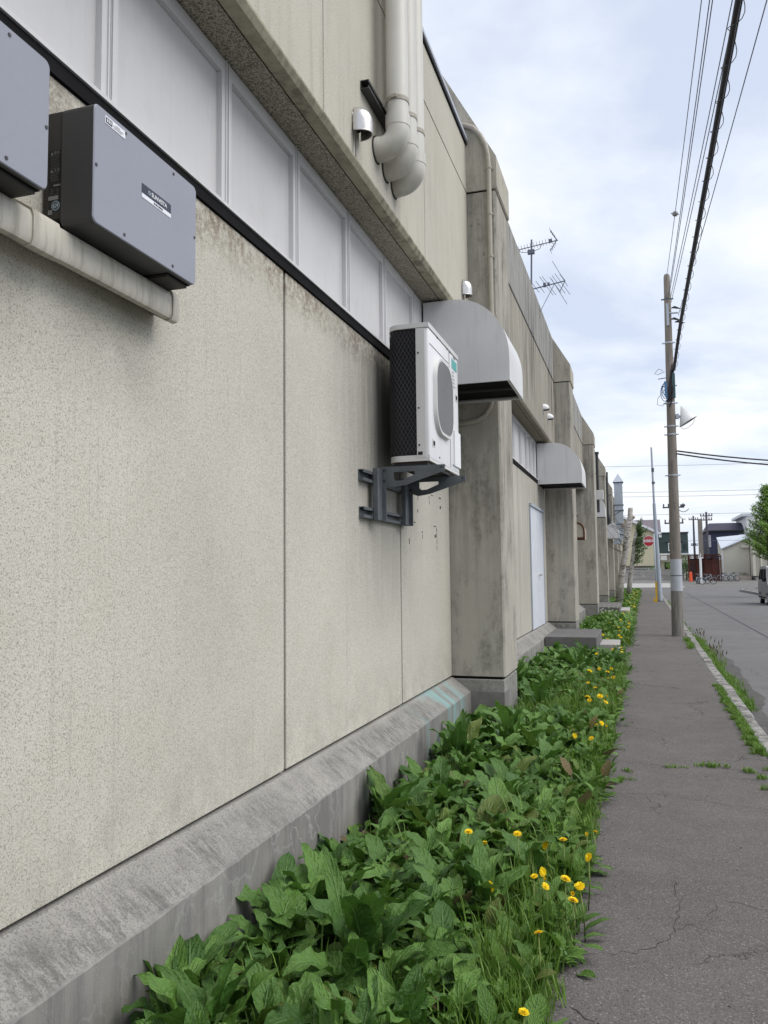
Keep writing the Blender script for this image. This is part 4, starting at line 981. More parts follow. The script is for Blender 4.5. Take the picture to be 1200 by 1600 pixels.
for i in range(260):
    x_, y_ = rp_.uniform(-1.70, -1.33), rp_.uniform(7.7, 8.29); r_ = rp_.uniform(.008, .018)
    bm = bmesh.new(); bmesh.ops.create_icosphere(bm, subdivisions=1, radius=r_)
    b.frombm(bm, Matrix.Translation((x_, y_, rp_.uniform(-.01, .01))) @ Matrix.Diagonal((1, rp_.uniform(.7, 1.2), .7, 1)))
tag(b.build('gravel', M['pebble'], smooth=True), 'grey pebbles in the corner between plinth and first pillar', 'gravel', kind='stuff')

# ------------------------------------------------------------------ utility pole, lamp, wires
def taper_pole(pts, rs, seg=20):
    return MB().tube(pts, rs, seg)
PB, PT = Vector((.822, 20.5, -.05)), Vector((.875, 20.5, 8.86))
def on_pole(z): f = (z - PB.z) / (PT.z - PB.z); return PB + (PT - PB) * f
def pole_r(z): return .142 - (.142 - .074) * (z / 8.86)
t = thing('utility_pole', 'tall weathered concrete utility pole with a pale wrapped band, standing in the pavement', 'utility pole', (.822, 20.5, 0))
MB().tube([on_pole(z) for z in (-.05, 2, 4, 6, 8, 8.80, 8.86)], [pole_r(z) for z in (-.05, 2, 4, 6, 8, 8.80)] + [.055], 24).build('shaft', M['pole'], t, True, angle=50)
MB().tube([on_pole(z) for z in (1.08, 1.84)], [pole_r(1.08) + .005, pole_r(1.84) + .005], 24, caps=True).build('guard_sheet', M['pole_wrap'], t, True, angle=50)
MB().tube([on_pole(1.44), on_pole(1.46)], [pole_r(1.45) + .009] * 2, 24).build('strap', M['bracket'], t, True, angle=50)
for z in (8.22, 7.12, 5.62, 5.05, 4.85, 3.85, 6.05):
    MB().tube([on_pole(z), on_pole(z + .035)], [pole_r(z) + .010] * 2, 20).box(on_pole(z).x - pole_r(z) - .07, on_pole(z).x + pole_r(z) + .06, 20.5 - .02, 20.5 + .02, z + .006, z + .028).build('clamp_band', M['galv'] if z < 8 else M['bracket'], t)
st = MB()
for i, z in enumerate((2.2, 3.2, 4.2, 5.9, 6.2)):
    p = on_pole(z); s_ = -1 if i % 2 else 1
    st.cyl((p.x - .02 * s_, p.y - pole_r(z) + .01, z), (p.x - .02 * s_, p.y - pole_r(z) - .03, z), .014, 8)
    st.box(p.x - .008 - .02 * s_, p.x + .008 - .02 * s_, p.y - pole_r(z) - .006, p.y - pole_r(z) + .01, z - .20, z - .03)
st.build('step_socket', M['kerb'], t)
MB().cyl((on_pole(6.28).x - .07, 20.5, 6.28), (on_pole(6.28).x - .27, 20.5, 6.26), .010, 8).build('step_bolt', M['bolt'], t)
MB().box(on_pole(8).x - .04, on_pole(8).x + .02, 20.5 - .115, 20.5 - .085, 7.55, 8.10).cyl((.9, 20.4, 7.85), (1.10, 20.36, 7.83), .02, 8).build('insulator_plate', M['galv'], t)
ins_ = MB()
for (x_, z_) in ((1.05, 7.98), (1.03, 7.70), (1.12, 7.62)):
    ins_.tube([(x_ - .10, 20.42, z_), (x_ - .03, 20.4, z_ + .01), (x_, 20.38, z_ - .01), (x_ + .12, 20.3, z_ - .08)], [.012, .03, .03, .006], 8)
ins_.build('insulators', M['bolt'], t)
cab = MB(); rc = random.Random(11)
for i in range(7):
    a = rc.uniform(-.05, .05); z0 = rc.uniform(6.3, 6.6); z1 = rc.uniform(5.55, 5.85)
    cab.tube([(.94 + a * .3, 20.42, z0), (.90 + a, 20.37, (z0 + z1) / 2), (.84 + a, 20.36, z1), (.80 + a, 20.36, z1 - .08)], .014, 6)
cab.build('cable_drop', M['cable'], t)
bl = MB()
for i in range(3):
    cx_ = .70 - .015 * i; z = 5.98 - .05 * i
    bl.tube([(cx_ + .05 + (.07 + .01 * i) * math.cos(R(a)), 20.37 - .01 * i, z + (.17 + .02 * i) * math.sin(R(a))) for a in range(60, 330, 22)], .009, 5)
bl.build('blue_cable_coil', M['blue'], t)
gl = MB(); gl.box(.72, .78, 20.34, 20.37, 5.78, 6.16); gl.build('closure_box', M['blue'], t)
lp = MB()
lp.tube([(.70, 20.36, 6.42), (.60, 20.36, 6.48), (.50, 20.36, 6.36), (.58, 20.36, 6.34), (.74, 20.36, 6.40)], .006, 5)
lp.tube([(.72, 20.36, 5.95), (.56, 20.36, 5.75), (.54, 20.36, 5.60), (.66, 20.36, 5.56), (.78, 20.36, 5.7)], .006, 5)
lp.build('loose_wire', M['cable'], t)
tl = MB(); tl.box(.90, .97, 20.36, 20.44, 5.75, 6.35); tl.build('terminal_box', flat('terminal_green', (0.045, 0.10, 0.11), .6), t)
t = thing('street_lamp', 'white cone-shaped street lamp fixed to the side of the utility pole', 'street lamp', (1.0, 20.5, 5.28))
MB().cyl((.955, 20.5, 5.30), (1.06, 20.5, 5.30), .035, 10).box(.96, 1.03, 20.44, 20.56, 5.25, 5.36).build('arm', M['galv'], t)
# the shade: a cone with a slanted opening
tip = Vector((1.06, 20.5, 5.56)); base = []
for i in range(28):
    a = 2 * math.pi * i / 28; base.append(Vector((1.235 + .20 * math.cos(a), 20.5 + .19 * math.sin(a), 5.155 + (.12) * math.cos(a))))
base = [Vector((p.x, p.y, p.z)) for p in base]
MB().add([tip + Vector((.02, 0, .0))] + base, [(0, i + 1, (i + 1) % 28 + 1) for i in range(28)]).build('shade', M['white_paint'], t, True)
MB().add([p * 1.0 + Vector((0, 0, .004)) for p in base], [tuple(range(28))]).build('lens', flat('lamp_lens', (0.10, 0.105, 0.11), .3), t)
MB().tube([Vector((1.235 + .15 * math.cos(a), 20.5, 5.12 + .09 * math.cos(a) - .10 * math.sin(a))) for a in [math.pi * i / 12 for i in range(13)]], .007, 6).build('guard_loop', M['white_paint'], t)

def sag(a, b, s, k=24):
    a, b = Vector(a), Vector(b)
    return [a + (b - a) * (i / k) - Vector((0, 0, 4 * s * (i / k) * (1 - i / k))) for i in range(k + 1)]
def wire(name, label, pts, r, mat, cat='cable', group=None):
    o = MB().tube(pts, r, 6).build(name, mat, None, True); return tag(o, label, cat, group)
main_pts = sag((.945, 20.42, 6.42), (.965, 17.0, 6.66), -.02, 6) + sag((.965, 17.0, 6.66), (1.06, -14, 6.75), .10, 40)[1:]
t = thing('cable_bundle', 'thick black cable bundle wound with thin loops, sweeping overhead to the utility pole', 'cable', (.945, 20.42, 6.42))
MB().tube(main_pts, .029, 10).build('bundle', M['cable'], t, True)
MB().tube([p + Vector((.036, 0, .022)) for p in main_pts], .010, 6).build('carrier_wire', M['cable'], t, True)
hx = MB(); hp = []; tot = 0; seglen = [(q - p).length for p, q in zip(main_pts, main_pts[1:])]; L = sum(seglen)
def along(pts, d):
    for p, q in zip(pts, pts[1:]):
        l = (q - p).length
        if d <= l: return p + (q - p) * (d / l)
        d -= l
    return pts[-1]
d = 0
while d < L - .3:
    p = along(main_pts, d); a = 2 * math.pi * d / .62; rr_ = .048 + .038 * max(0, math.sin(a + 2.6)) ** 2
    hp.append(p + Vector((rr_ * math.cos(a), 0, rr_ * math.sin(a)))); d += .0425
hx.tube(hp, .0042, 5); hx.build('winding_loop', M['cable'], t, True)
wire('overhead_wire', 'thin overhead wire carrying a small round spacer ball', sag((.86, 20.5, 8.72), (1.02, -14, 8.9), .62), .006, M['wire'], group='thin overhead wires')
p_ball = sag((.86, 20.5, 8.72), (1.02, -14, 8.9), .62, 240)[31]
bm = bmesh.new(); bmesh.ops.create_icosphere(bm, subdivisions=2, radius=.055)
tag(MB().frombm(bm, Matrix.Translation(p_ball)).tube([p_ball + Vector((-.07, 0, .02)), p_ball + Vector((.07, 0, -.02))], .012, 6).build('spacer_ball', M['label_grey'], None, True), 'small grey ball clamped on the leftmost overhead wire', 'wire spacer')
for k_, (a, b_, s_, lab) in enumerate((((.90, 20.45, 8.35), (1.10, -14, 8.75), .55, 'thin twin of the ball wire, just to its right'),
                              ((.91, 20.45, 8.30), (1.14, -14, 8.72), .58, 'overhead wire second from the ball wire, to its right'),
                              ((.93, 20.42, 8.20), (1.75, -14, 8.70), .50, 'overhead wire running close along the left of the thick cable bundle'),
                              ((.95, 20.42, 8.12), (1.79, -14, 8.62), .52, 'overhead wire nearest to the left side of the thick cable bundle'),
                              ((1.10, 20.30, 7.75), (2.15, -14, 7.80), .32, 'thin overhead wire on the right of the thick cable bundle'))):
    wire('overhead_wire', lab, sag(a, b_, s_), .0065, M['wire'], group='thin overhead wires')
for dz, lab in ((0, 'upper strand of the black service cable leaving the pole to the right'), (-.07, 'lower strand of the black service cable leaving the pole to the right')):
    wire('service_cable', lab, sag((.95, 20.42, 4.45 + dz), (14, 26, 5.6 + dz), .75 - dz), .018, M['cable'], group='service cables')
for i, (za, zb, yy_, lab) in enumerate(((10.9, 10.05, 70, 'topmost wire crossing over the far street'), (8.65, 8.15, 71, 'upper wire of the pair crossing the far street below the topmost'), (8.38, 7.80, 72, 'lower wire of the pair crossing the far street'), (6.6, 6.7, 73, 'wire crossing the far street at roof height'), (5.15, 5.2, 98, 'lowest dark wire crossing in front of the dark houses'))):
    wire('street_wire', lab, sag((-25, yy_, za + .6), (40, yy_ + 1, zb + .3), .8), .013 if i < 4 else .02, M['wire'], group='wires across the far street')

# slim pole, sign
t = thing('slim_pole', 'slim pale blue-grey steel pole beside the pavement sign', 'pole', (.93, 42.3, 0))
MB().tube([(.93, 42.3, -.02), (.86, 42.3, 2.6), (.80, 42.3, 4.9)], [.115, .105, .075], 14).tube([(.80, 42.3, 4.9), (.76, 42.3, 7.75)], [.055, .045], 12).build('shaft', M['pale_pole'], t, True, angle=50)
MB().tube([(.80, 42.3, 5.9), (.80, 42.3, 6.0)], .08, 10).tube([(.79, 42.3, 6.5), (.79, 42.3, 6.7)], .07, 10).cyl((.93, 42.3, -.02), (.93, 42.3, .05), .17, 14).build('collar', M['bracket'], t)
t = thing('hydrant_sign', 'round red fire hydrant sign with a white band, on a post with a yellow foot', 'sign', (.74, 41.6, 0))
MB().tube([(.76, 41.6, -.02), (.72, 41.6, 3.35)], .033, 10).build('post', M['pale_pole'], t, True)
MB().box(.66, .78, 41.5, 41.62, -.02, .12).box(.70, .79, 41.54, 41.66, .12, 1.0).box(.60, .66, 41.5, 41.6, -.02, .22).build('yellow_foot', M['yellow'], t)
MB().box(.62, .72, 41.59, 41.61, 3.02, 3.06).box(.62, .72, 41.59, 41.61, 2.86, 2.90).build('bracket', M['pale_pole'], t)
ds_ = MB().cyl((.47, 41.6, 3.0), (.47, 41.575, 3.0), .265, 40).build('disc', M['label_white'], t, True, angle=40)
MB().cyl((.47, 41.574, 3.0), (.47, 41.571, 3.0), .245, 40).build('red_face', M['sign_red'], ds_)
MB().box(.24, .70, 41.567, 41.570, 2.945, 3.075).build('white_band', M['label_white'], ds_)
text_mesh('消火栓', .135, facing_ny(.47, 41.563, 3.005)).build('lettering', M['sign_red'], ds_)
text_mesh('消火栓', .075, facing_ny(.47, 41.563, 3.14)).build('lettering', flat('sign_pink', (.75, .35, .38), .5), ds_)

# ------------------------------------------------------------------ foliage builders
def leaf_mesh(name, leaves, mat, nu=6, nv=11):
    """leaves: dicts with base, az, pitch (start elevation), curve, length, width, petiole, wav, fold."""
    verts, faces, uvs = [], [], []
    for li, lf in enumerate(leaves):
        p = Vector(lf['base']); az = lf['az']; el = lf['pitch']; Ln = lf['length']; W = lf['width']
        ds = Ln / nv; pts = []; q = p.copy(); e = el
        ph = Vector((math.cos(az), math.sin(az), 0))
        pet = lf.get('petiole', 0)
        if pet > 0:
            top = q + (ph * math.cos(el) + Vector((0, 0, math.sin(el)))) * pet
            side = Vector((-ph.y, ph.x, 0)) * .004; o = len(verts)
            verts += [q - side, q + side, top + side, top - side]; faces.append((o, o + 1, o + 2, o + 3)); uvs.append([(li + .5, 0), (li + .5, 0), (li + .5, .02), (li + .5, .02)])
            q = top
        tw = lf.get('twist', 0); o = len(verts); rng = lf['rng']
        k1, k2 = rng.uniform(2.5, 4.5), rng.uniform(0, 6.28); k3 = rng.uniform(0, 6.28)
        for j in range(nv + 1):
            s = j / nv
            d = ph * math.cos(e) + Vector((0, 0, math.sin(e)))
            side = Vector((-ph.y, ph.x, 0)); nrm = side.cross(d) * -1
            nrm = d.cross(side) * -1 if d.cross(side).z < 0 else d.cross(side)
            a = tw * s; sd = side * math.cos(a) + nrm * math.sin(a); nn = nrm * math.cos(a) - side * math.sin(a)
            w = W * (math.sin(math.pi * min(1, s * .93 + .07) ** .72) ** .75) if s < 1 else .002
            if lf.get('lobes'): w *= 1 - .55 * ((s * lf['lobes']) % 1.0)
            for i in range(nu + 1):
                tt = -1 + 2 * i / nu
                rip = lf['wav'] * abs(tt) ** 1.6 * math.sin(k1 * 6.28 * s + (k2 if tt > 0 else k3)) * Ln * (1 - .4 * s)
                crk = .016 * Ln * mnoise.noise(Vector((s * 11 + li, tt * 3.3, k2)))
                verts.append(q + sd * (tt * w) + nn * (lf['fold'] * abs(tt) * w + rip + crk * (1 - abs(tt)) * .6))
            q = q + d * ds; e -= lf['curve'] / nv * (0.5 + s)
        for j in range(nv):
            for i in range(nu):
                a_ = o + j * (nu + 1) + i
                faces.append((a_, a_ + 1, a_ + nu + 2, a_ + nu + 1))
                u0_, u1_ = li + .01 + .98 * i / nu, li + .01 + .98 * (i + 1) / nu
                uvs.append([(u0_, j / nv), (u1_, j / nv), (u1_, (j + 1) / nv), (u0_, (j + 1) / nv)])
    me = bpy.data.meshes.new(name); me.from_pydata(verts, [], faces)
    uvl = me.uv_layers.new(name='UVMap'); flatuv = [c for f in uvs for p in f for c in p]; uvl.data.foreach_set('uv', flatuv)
    me.materials.append(mat); me.shade_smooth(); return me
def dock_variant(i, n, Lr, rng):
    lv = []
    for k in range(n):
        inner = k / n
        Ln = rng.uniform(*Lr) * (1.0 if rng.random() < .8 else .6)
        lv.append(dict(base=(rng.uniform(-.05, .05), rng.uniform(-.05, .05), 0), az=2.4 * k + rng.uniform(-.4, .4), pitch=R(rng.uniform(34, 70) + 18 * inner), curve=rng.uniform(.7, 2.1),
                       length=Ln, width=Ln * rng.uniform(.175, .265), petiole=rng.uniform(.03, .13), wav=rng.uniform(.018, .055), fold=rng.uniform(.05, .40), twist=rng.uniform(-.5, .5), rng=rng))
    return leaf_mesh('dock_plant', lv, M['dock'], 8, 15)
rv = random.Random(21)
docks = [dock_variant(i, rv.randint(12, 17), (.16, .28), rv) for i in range(9)]
docks_s = [dock_variant(i, rv.randint(8, 12), (.11, .19), rv) for i in range(5)]
def rosette(rng):
    lv = [dict(base=(0, 0, .01), az=k * 2.4 + rng.uniform(-.3, .3), pitch=R(rng.uniform(12, 48)), curve=rng.uniform(.5, 1.3), length=rng.uniform(.13, .21), width=rng.uniform(.018, .026), petiole=.02, wav=.02, fold=.25, twist=rng.uniform(-.3, .3), lobes=rng.choice((4, 5, 6)), rng=rng) for k in range(rng.randint(9, 13))]
    return leaf_mesh('dandelion_leaves', lv, M['weed'], 4, 24)
rosettes = [rosette(rv) for i in range(5)]
lanky = [leaf_mesh('dock_plant', [dict(base=(rv.uniform(-.03, .03), rv.uniform(-.03, .03), 0), az=k * 2.4 + rv.uniform(-.5, .5), pitch=R(rv.uniform(62, 84)), curve=rv.uniform(.5, 1.3), length=rv.uniform(.24, .36), width=rv.uniform(.038, .062), petiole=rv.uniform(.06, .16), wav=rv.uniform(.03, .07), fold=rv.uniform(.15, .5), twist=rv.uniform(-.7, .7), rng=rv) for k in range(rv.randint(6, 9))], M['dock'], 8, 15) for i in range(5)]
def clear_of_building(x, y, m=.10):
    for py in PY:
        if py - m < y < py + PW + m and x < XP + m: return False
    if 14.9 < y < 17.25 and x < -.72 + m: return False
    if 15.8 < y < 17.2 and x < -.36 + m: return False
    if 29.2 < y < 33.7 and x < -.36 + m: return False
    return x > -1.70 + m * .6
placed = []; rp_ = random.Random(4); cnt = 0
def put(meshes, x, y, s, label, group, name='dock_plant', cat='plant', z=-.02, tilt=.12):
    o = bpy.data.objects.new(name, rp_.choice(meshes)); C.objects.link(o); o.location = (x, y, z)
    o.rotation_euler = (rp_.uniform(-tilt, tilt), rp_.uniform(-tilt, tilt), rp_.uniform(0, 6.28)); o.scale = (s, s, s * rp_.uniform(.85, 1.15))
    return tag(o, label, cat, group)
LD = 'broad-leaved dock plant in the dense green growth along the wall'; GD = 'dock plants along the wall'
tries = 0
while cnt < 200 and tries < 9000:
    tries += 1
    y = 1.2 + 13.2 * rp_.random() ** 1.12; x = rp_.uniform(-1.68, edge_x(y) - .14)
    if not clear_of_building(x, y, .07): continue
    if y < 1.75 + max(0, -.75 - x) * .75: continue
    right = (x - (-1.7)) / (edge_x(y) + 1.7)
    if 8.4 < y < 10.2 and x > -1.15 and rp_.random() < .75: continue       # a grassy gap
    if y < 4.4 and right > .72 and rp_.random() < .8: continue
    if abs(x + 1.42) < .16 and abs(y - 7.75) < .35: continue
    dmin = .17 if right < .7 else .15
    if any((x - a) ** 2 + (y - b_) ** 2 < dmin ** 2 for a, b_ in placed): continue
    placed.append((x, y)); cnt += 1
    big_ = right < .72 or rp_.random() < .25
    put((lanky if big_ and rp_.random() < .10 else docks) if big_ else docks_s, x, y, rp_.uniform(.82, 1.12) * (1.0 if right < .6 else .85), LD, GD)
for i in range(22): put(docks, rp_.uniform(-1.6, -.45), rp_.uniform(13.6, 14.75), rp_.uniform(.95, 1.2), LD, GD)
for i in range(60):
    y = 2.0 + 10 * rp_.random() ** 1.2; x = edge_x(y) - abs(rp_.gauss(.10, .12)) - .01
    if clear_of_building(x, y, .05): put(rosettes, x, y, rp_.uniform(.7, 1.15), 'low rosette of toothed dandelion leaves at the pavement edge of the green strip', 'toothed rosettes at the pavement edge', 'dandelion_rosette', z=-.005)
far_n = 0; tries = 0
while far_n < 80 and tries < 5000:
    tries += 1
    y = rp_.uniform(17.4, 31); x = rp_.uniform(-1.5, edge_x(y) - .12)
    if not clear_of_building(x, y, .05): continue
    far_n += 1
    put(docks_s, x, y, rp_.uniform(.9, 1.3), 'small leafy weed in the patch beyond the door step', 'weeds beyond the door step', 'weed_plant')
# undergrowth of small leaves: nobody could count it
def small_leaves(pts, rng, lo, hi, mat, name):
    lv = []
    for (x, y) in pts:
        Ln = rng.uniform(lo, hi)
        lv.append(dict(base=(x, y, rng.uniform(-.02, .05)), az=rng.uniform(0, 6.28), pitch=R(rng.uniform(5, 65)), curve=rng.uniform(.3, 1.4), length=Ln, width=Ln * rng.uniform(.2, .38), petiole=rng.uniform(.02, .08), wav=.03, fold=rng.uniform(0, .3), twist=rng.uniform(-.4, .4), rng=rng))
    me = leaf_mesh(name, lv, mat, 2, 4); o = bpy.data.objects.new(name, me); C.objects.link(o); return o
rg_ = random.Random(8); pts = []
while len(pts) < 6500:
    y = 1.2 + 15 * rg_.random() ** 1.3; x = rg_.uniform(-1.70, edge_x(y) + .05)
    right = (x + 1.7) / (edge_x(y) + 1.7)
    if rg_.random() > .25 + .75 * right: continue
    if x > edge_x(y) - .04 and mnoise.noise(Vector((y * 2.1, 0, 9))) < .05: continue
    if y < 1.75 + max(0, -.75 - x) * .75: continue
    if clear_of_building(x, y, .02): pts.append((x, y))
o = small_leaves(pts, rg_, .05, .13, M['weed'], 'ground_cover'); tag(o, 'low weeds and small leaves filling the strip between wall and pavement', 'weeds', kind='stuff')
pts = []
while len(pts) < 6500:
    y = rg_.uniform(17.2, 66); x = rg_.uniform(-1.62, edge_x(y) + .05)
    if clear_of_building(x, y, .02): pts.append((x, y))
o = small_leaves(pts, rg_, .08, .20, M['weed'], 'ground_cover'); tag(o, 'low weeds covering the strip farther along the building', 'weeds', kind='stuff')
M['dead'] = leaf_mat('withered_leaf', (0.085, 0.055, 0.025), (0.20, 0.15, 0.07), (0.22, 0.17, 0.09), 0.7, 0.15)
pts = []
while len(pts) < 260:
    y = 2.2 + 11 * rg_.random() ** 1.2; x = rg_.uniform(-1.6, edge_x(y) + .04)
    if clear_of_building(x, y, .02): pts.append((x, y))
o = small_leaves(pts, rg_, .06, .16, M['dead'], 'leaf_litter'); tag(o, 'withered brown leaves scattered among the green weeds', 'leaf litter', kind='stuff')
# grass
class Grass:
    def __init__(s): s.v = []; s.f = []; s.uv = []; s.k = 0
    def blade(s, x, y, z, h, rng, lean=.5, w=.0035):
        az = rng.uniform(0, 6.28); le = rng.uniform(.1, lean); d = Vector((math.cos(az), math.sin(az), 0)); sd = Vector((-d.y, d.x, 0)) * w
        p = Vector((x, y, z)); o = len(s.v)
        for j, (hh, ll, ww) in enumerate(((0, 0, 1), (.45, .18, .9), (.8, .55, .6), (1.0, 1.0, .05))):
            q = p + Vector((0, 0, h * hh * (1 - .25 * le * hh))) + d * (h * le * ll); s.v += [q - sd * ww, q + sd * ww]
        for j in range(3): s.f.append((o + 2 * j, o + 2 * j + 1, o + 2 * j + 3, o + 2 * j + 2)); s.uv += [(s.k, 0), (s.k + .9, 0), (s.k + .9, 1), (s.k, 1)]
        s.k = (s.k + 1) % 97
    def build(s, name, label):
        me = bpy.data.meshes.new(name); me.from_pydata(s.v, [], s.f); u = me.uv_layers.new(name='UVMap'); u.data.foreach_set('uv', [c for p in s.uv for c in p])
        me.materials.append(M['grass']); me.shade_smooth(); o = bpy.data.objects.new(name, me); C.objects.link(o); return tag(o, label, 'grass', kind='stuff')
G = Grass(); gr = random.Random(13)
def clump(x, y, r, nb, h, lean=.55, z=-.02, w=.0035):
    for _ in range(nb):
        a, q = gr.uniform(0, 6.28), r * math.sqrt(gr.random()); G.blade(x + q * math.cos(a), y + q * math.sin(a), z, h * gr.uniform(.55, 1.15), gr, lean, w)
for _ in range(420):
    y = 1.9 + 11.5 * gr.random() ** 1.1; x = edge_x(y) - abs(gr.gauss(.06, .10)); 
    if clear_of_building(x, y, .02): clump(x, y, .06, 22, gr.uniform(.07, .19))
for _ in range(45):
    y = gr.uniform(2.4, 4.4); x = edge_x(y) - gr.uniform(.04, .30); clump(x, y, .05, 20, gr.uniform(.12, .27), .5)
for _ in range(90): clump(gr.uniform(-1.28, -.75), gr.uniform(8.2, 9.4), .06, 26, gr.uniform(.16, .30), .7)
for _ in range(150): clump(gr.uniform(-1.1, edge_x(9.5) - .05), gr.uniform(8.6, 11.5), .08, 16, gr.uniform(.14, .30), .6)
for _ in range(90):
    y = gr.uniform(1.6, 8); clump(gr.uniform(-1.5, edge_x(y) - .1), y, .05, 10, gr.uniform(.15, .32), .6)
for _ in range(900):
    y = 17.3 + 48 * gr.random() ** 1.2; x = gr.uniform(-1.5, edge_x(y))
    if clear_of_building(x, y, .02): clump(x, y, .18, 14, gr.uniform(.10, .24), .6, w=.006)
G.build('grass', 'grass growing among the weeds between wall and pavement')
G = Grass()
for _ in range(420):
    y = gr.uniform(7.6, 12.0); f = 1 - abs(y - 9.0) / 4.2
    if gr.random() < f + .1: clump(kerb_x(y) - abs(gr.gauss(.0, .035)) - .005, y, .03, 26, gr.uniform(.03, .075), .9, 0, .003)
for _ in range(40): clump(kerb_x(18.5) - .03 - gr.uniform(0, .08), gr.uniform(17.2, 19.6), .05, 20, gr.uniform(.05, .11), .8, 0, .004)
for _ in range(330):
    y = gr.uniform(10.5, 21.5); clump(kerb_x(y) + .16 + abs(gr.gauss(0, .07)), y, .06, 16, gr.uniform(.05, .15), .8, -.10, .004)
for _ in range(120):
    y = gr.uniform(23, 45); clump(kerb_x(y) + .15 + abs(gr.gauss(0, .05)), y, .08, 10, gr.uniform(.04, .10), .8, -.10, .006)
for x, y, n_ in ((.28, 7.02, 2), (.45, 7.12, 5), (.52, 7.12, 4), (.60, 7.15, 2), (.78, 7.0, 4), (.83, 6.8, 3), (.86, 6.5, 5), (.92, 6.4, 5), (-.15, 6.5, 4), (-.22, 6.4, 4), (-.12, 6.75, 3), (.95, 7.1, 6), (.98, 6.8, 6), (.15, 7.0, 1)):
    for _ in range(n_): clump(x + gr.uniform(-.05, .05), y + gr.uniform(-.03, .03), .03, 14, gr.uniform(.02, .05), 1.3, 0, .0035)
G.build('grass', 'grass tufts along the kerb and in the cracks of the pavement')

# seed stalks behind the pole
rs_ = random.Random(3)
for i in range(34):
    y = rs_.uniform(14.6, 21.5); x = kerb_x(y) + .17 + abs(rs_.gauss(.0, .13)); h = rs_.uniform(.14, .34)
    if i == 0:
        b = MB().tube([(0, 0, 0), (.01, 0, h * .6), (.03, .01, h)], .004, 5); b.tube([(.03, .01, h * .86), (.032, .01, h * .95), (.034, .012, h * 1.05)], [.008, .016, .004], 6)
        o0 = thing('seed_stalk', 'brown-headed plantain stalk by the kerb behind the pole', 'plant', (x, y, -.10), 'plantain stalks at the kerb')
        MB().tube([(0, 0, 0), (.01, 0, .2), (.03, .01, .36)], .0045, 5).build('stem', M['stem'], o0, local=True)
        MB().tube([(.028, .01, .32), (.031, .01, .36), (.034, .012, .42)], [.005, .012, .003], 7).build('head', M['seed'], o0, True, local=True)
        o = o0
    else: o = copy_tree(o0)
    o.location = (x, y, -.10); s_ = h / .36; o.scale = (.8, .8, s_); o.rotation_euler = (rs_.uniform(-.25, .25), rs_.uniform(-.25, .25), rs_.uniform(0, 6.28))

# dandelions
def dandelion(label, rng):
    t = thing('dandelion', label, 'flower', (0, 0, 0), 'yellow dandelions')
    MB().tube([(0, 0, 0), (.006, .0, .55), (.0, .0, 1.0)], [.0032, .003, .0026], 6).build('stem', M['stem'], t, True, local=True)
    pt = MB()
    for ring, (n_, r0_, r1_, z0_, z1_) in enumerate(((22, .004, .0235, .000, .004), (20, .003, .0195, .003, .009), (16, .002, .014, .005, .0125), (9, .0, .007, .007, .014))):
        for i in range(n_):
            a = 2 * math.pi * (i + rng.random() * .6) / n_; w = .0028; q = rng.uniform(.85, 1.1)
            d_ = Vector((math.cos(a), math.sin(a), 0)); sd_ = Vector((-d_.y, d_.x, 0)) * w
            a0 = d_ * r0_ + Vector((0, 0, z0_)); a1 = d_ * r1_ * q + Vector((0, 0, z1_ * q))
            pt.add([a0 - sd_ * .5, a0 + sd_ * .5, a1 + sd_, a1 - sd_], [(0, 1, 2, 3)])
    fl = pt.build('flower_head', M['petal'], t, local=True); fl.location = (0, 0, 1.0)
    MB().tube([(0, 0, -.012), (0, 0, -.004), (0, 0, .003)], [.004, .009, .006], 8).build('calyx', M['stem'], fl, True, local=True)
    return t
DPOS = [(-.41, 2.61), (-.42, 3.18), (-.48, 4.18), (-.42, 4.3), (-.34, 4.6), (-.30, 4.6), (-.93, 4.26), (-.79, 4.19), (-.63, 4.22), (-.71, 3.72), (-.49, 3.88), (-.46, 3.83), (-.43, 3.78), (-.32, 3.75), (-.28, 3.68), (-.31, 3.6), (-.53, 3.82), (-.37, 3.71), (-.29, 4.02), (-.38, 7.74), (-.35, 7.62), (-.41, 7.87), (-.56, 7.23), (-.42, 7.0), (-.47, 10.87), (-.44, 9.2)]
rd = random.Random(17)
d0 = dandelion('yellow dandelion in flower at the pavement edge of the green strip', rd)
def put_d(x, y, h, s, first):
    o = d0 if first else copy_tree(d0)
    o.location = (x, y, -.02); o.rotation_euler = (rd.uniform(-.10, .18), rd.uniform(-.12, .15), rd.uniform(-.7, .7)); o.scale = (s, s, 1)
    for ch in o.children:
        if ch.name.startswith('stem'): ch.scale = (1 / s, 1 / s, h)
        else: ch.location = (0, 0, h); q_ = rd.random(); ch.rotation_euler = (rd.uniform(-.2, 1.1), rd.uniform(-.5, .5), 0); ch.scale = (1, 1, s) if q_ > .22 else (.42, .42, s * 1.6)
    return o
for i, (x, y) in enumerate(DPOS): put_d(x + rd.uniform(-.01, .01), y, rd.uniform(.17, .27), rd.uniform(.62, 1.0), i == 0)
for i in range(70):
    y = 9 + 50 * rd.random() ** 1.5; x = edge_x(y) - abs(rd.gauss(.05, .28)) - .02
    if clear_of_building(x, y, .02): o = put_d(x, y, rd.uniform(.18, .28), rd.uniform(1.0, 1.5), False); o['label'] = 'distant yellow dandelion along the strip beyond the first pillar'; o['group'] = 'far dandelions'
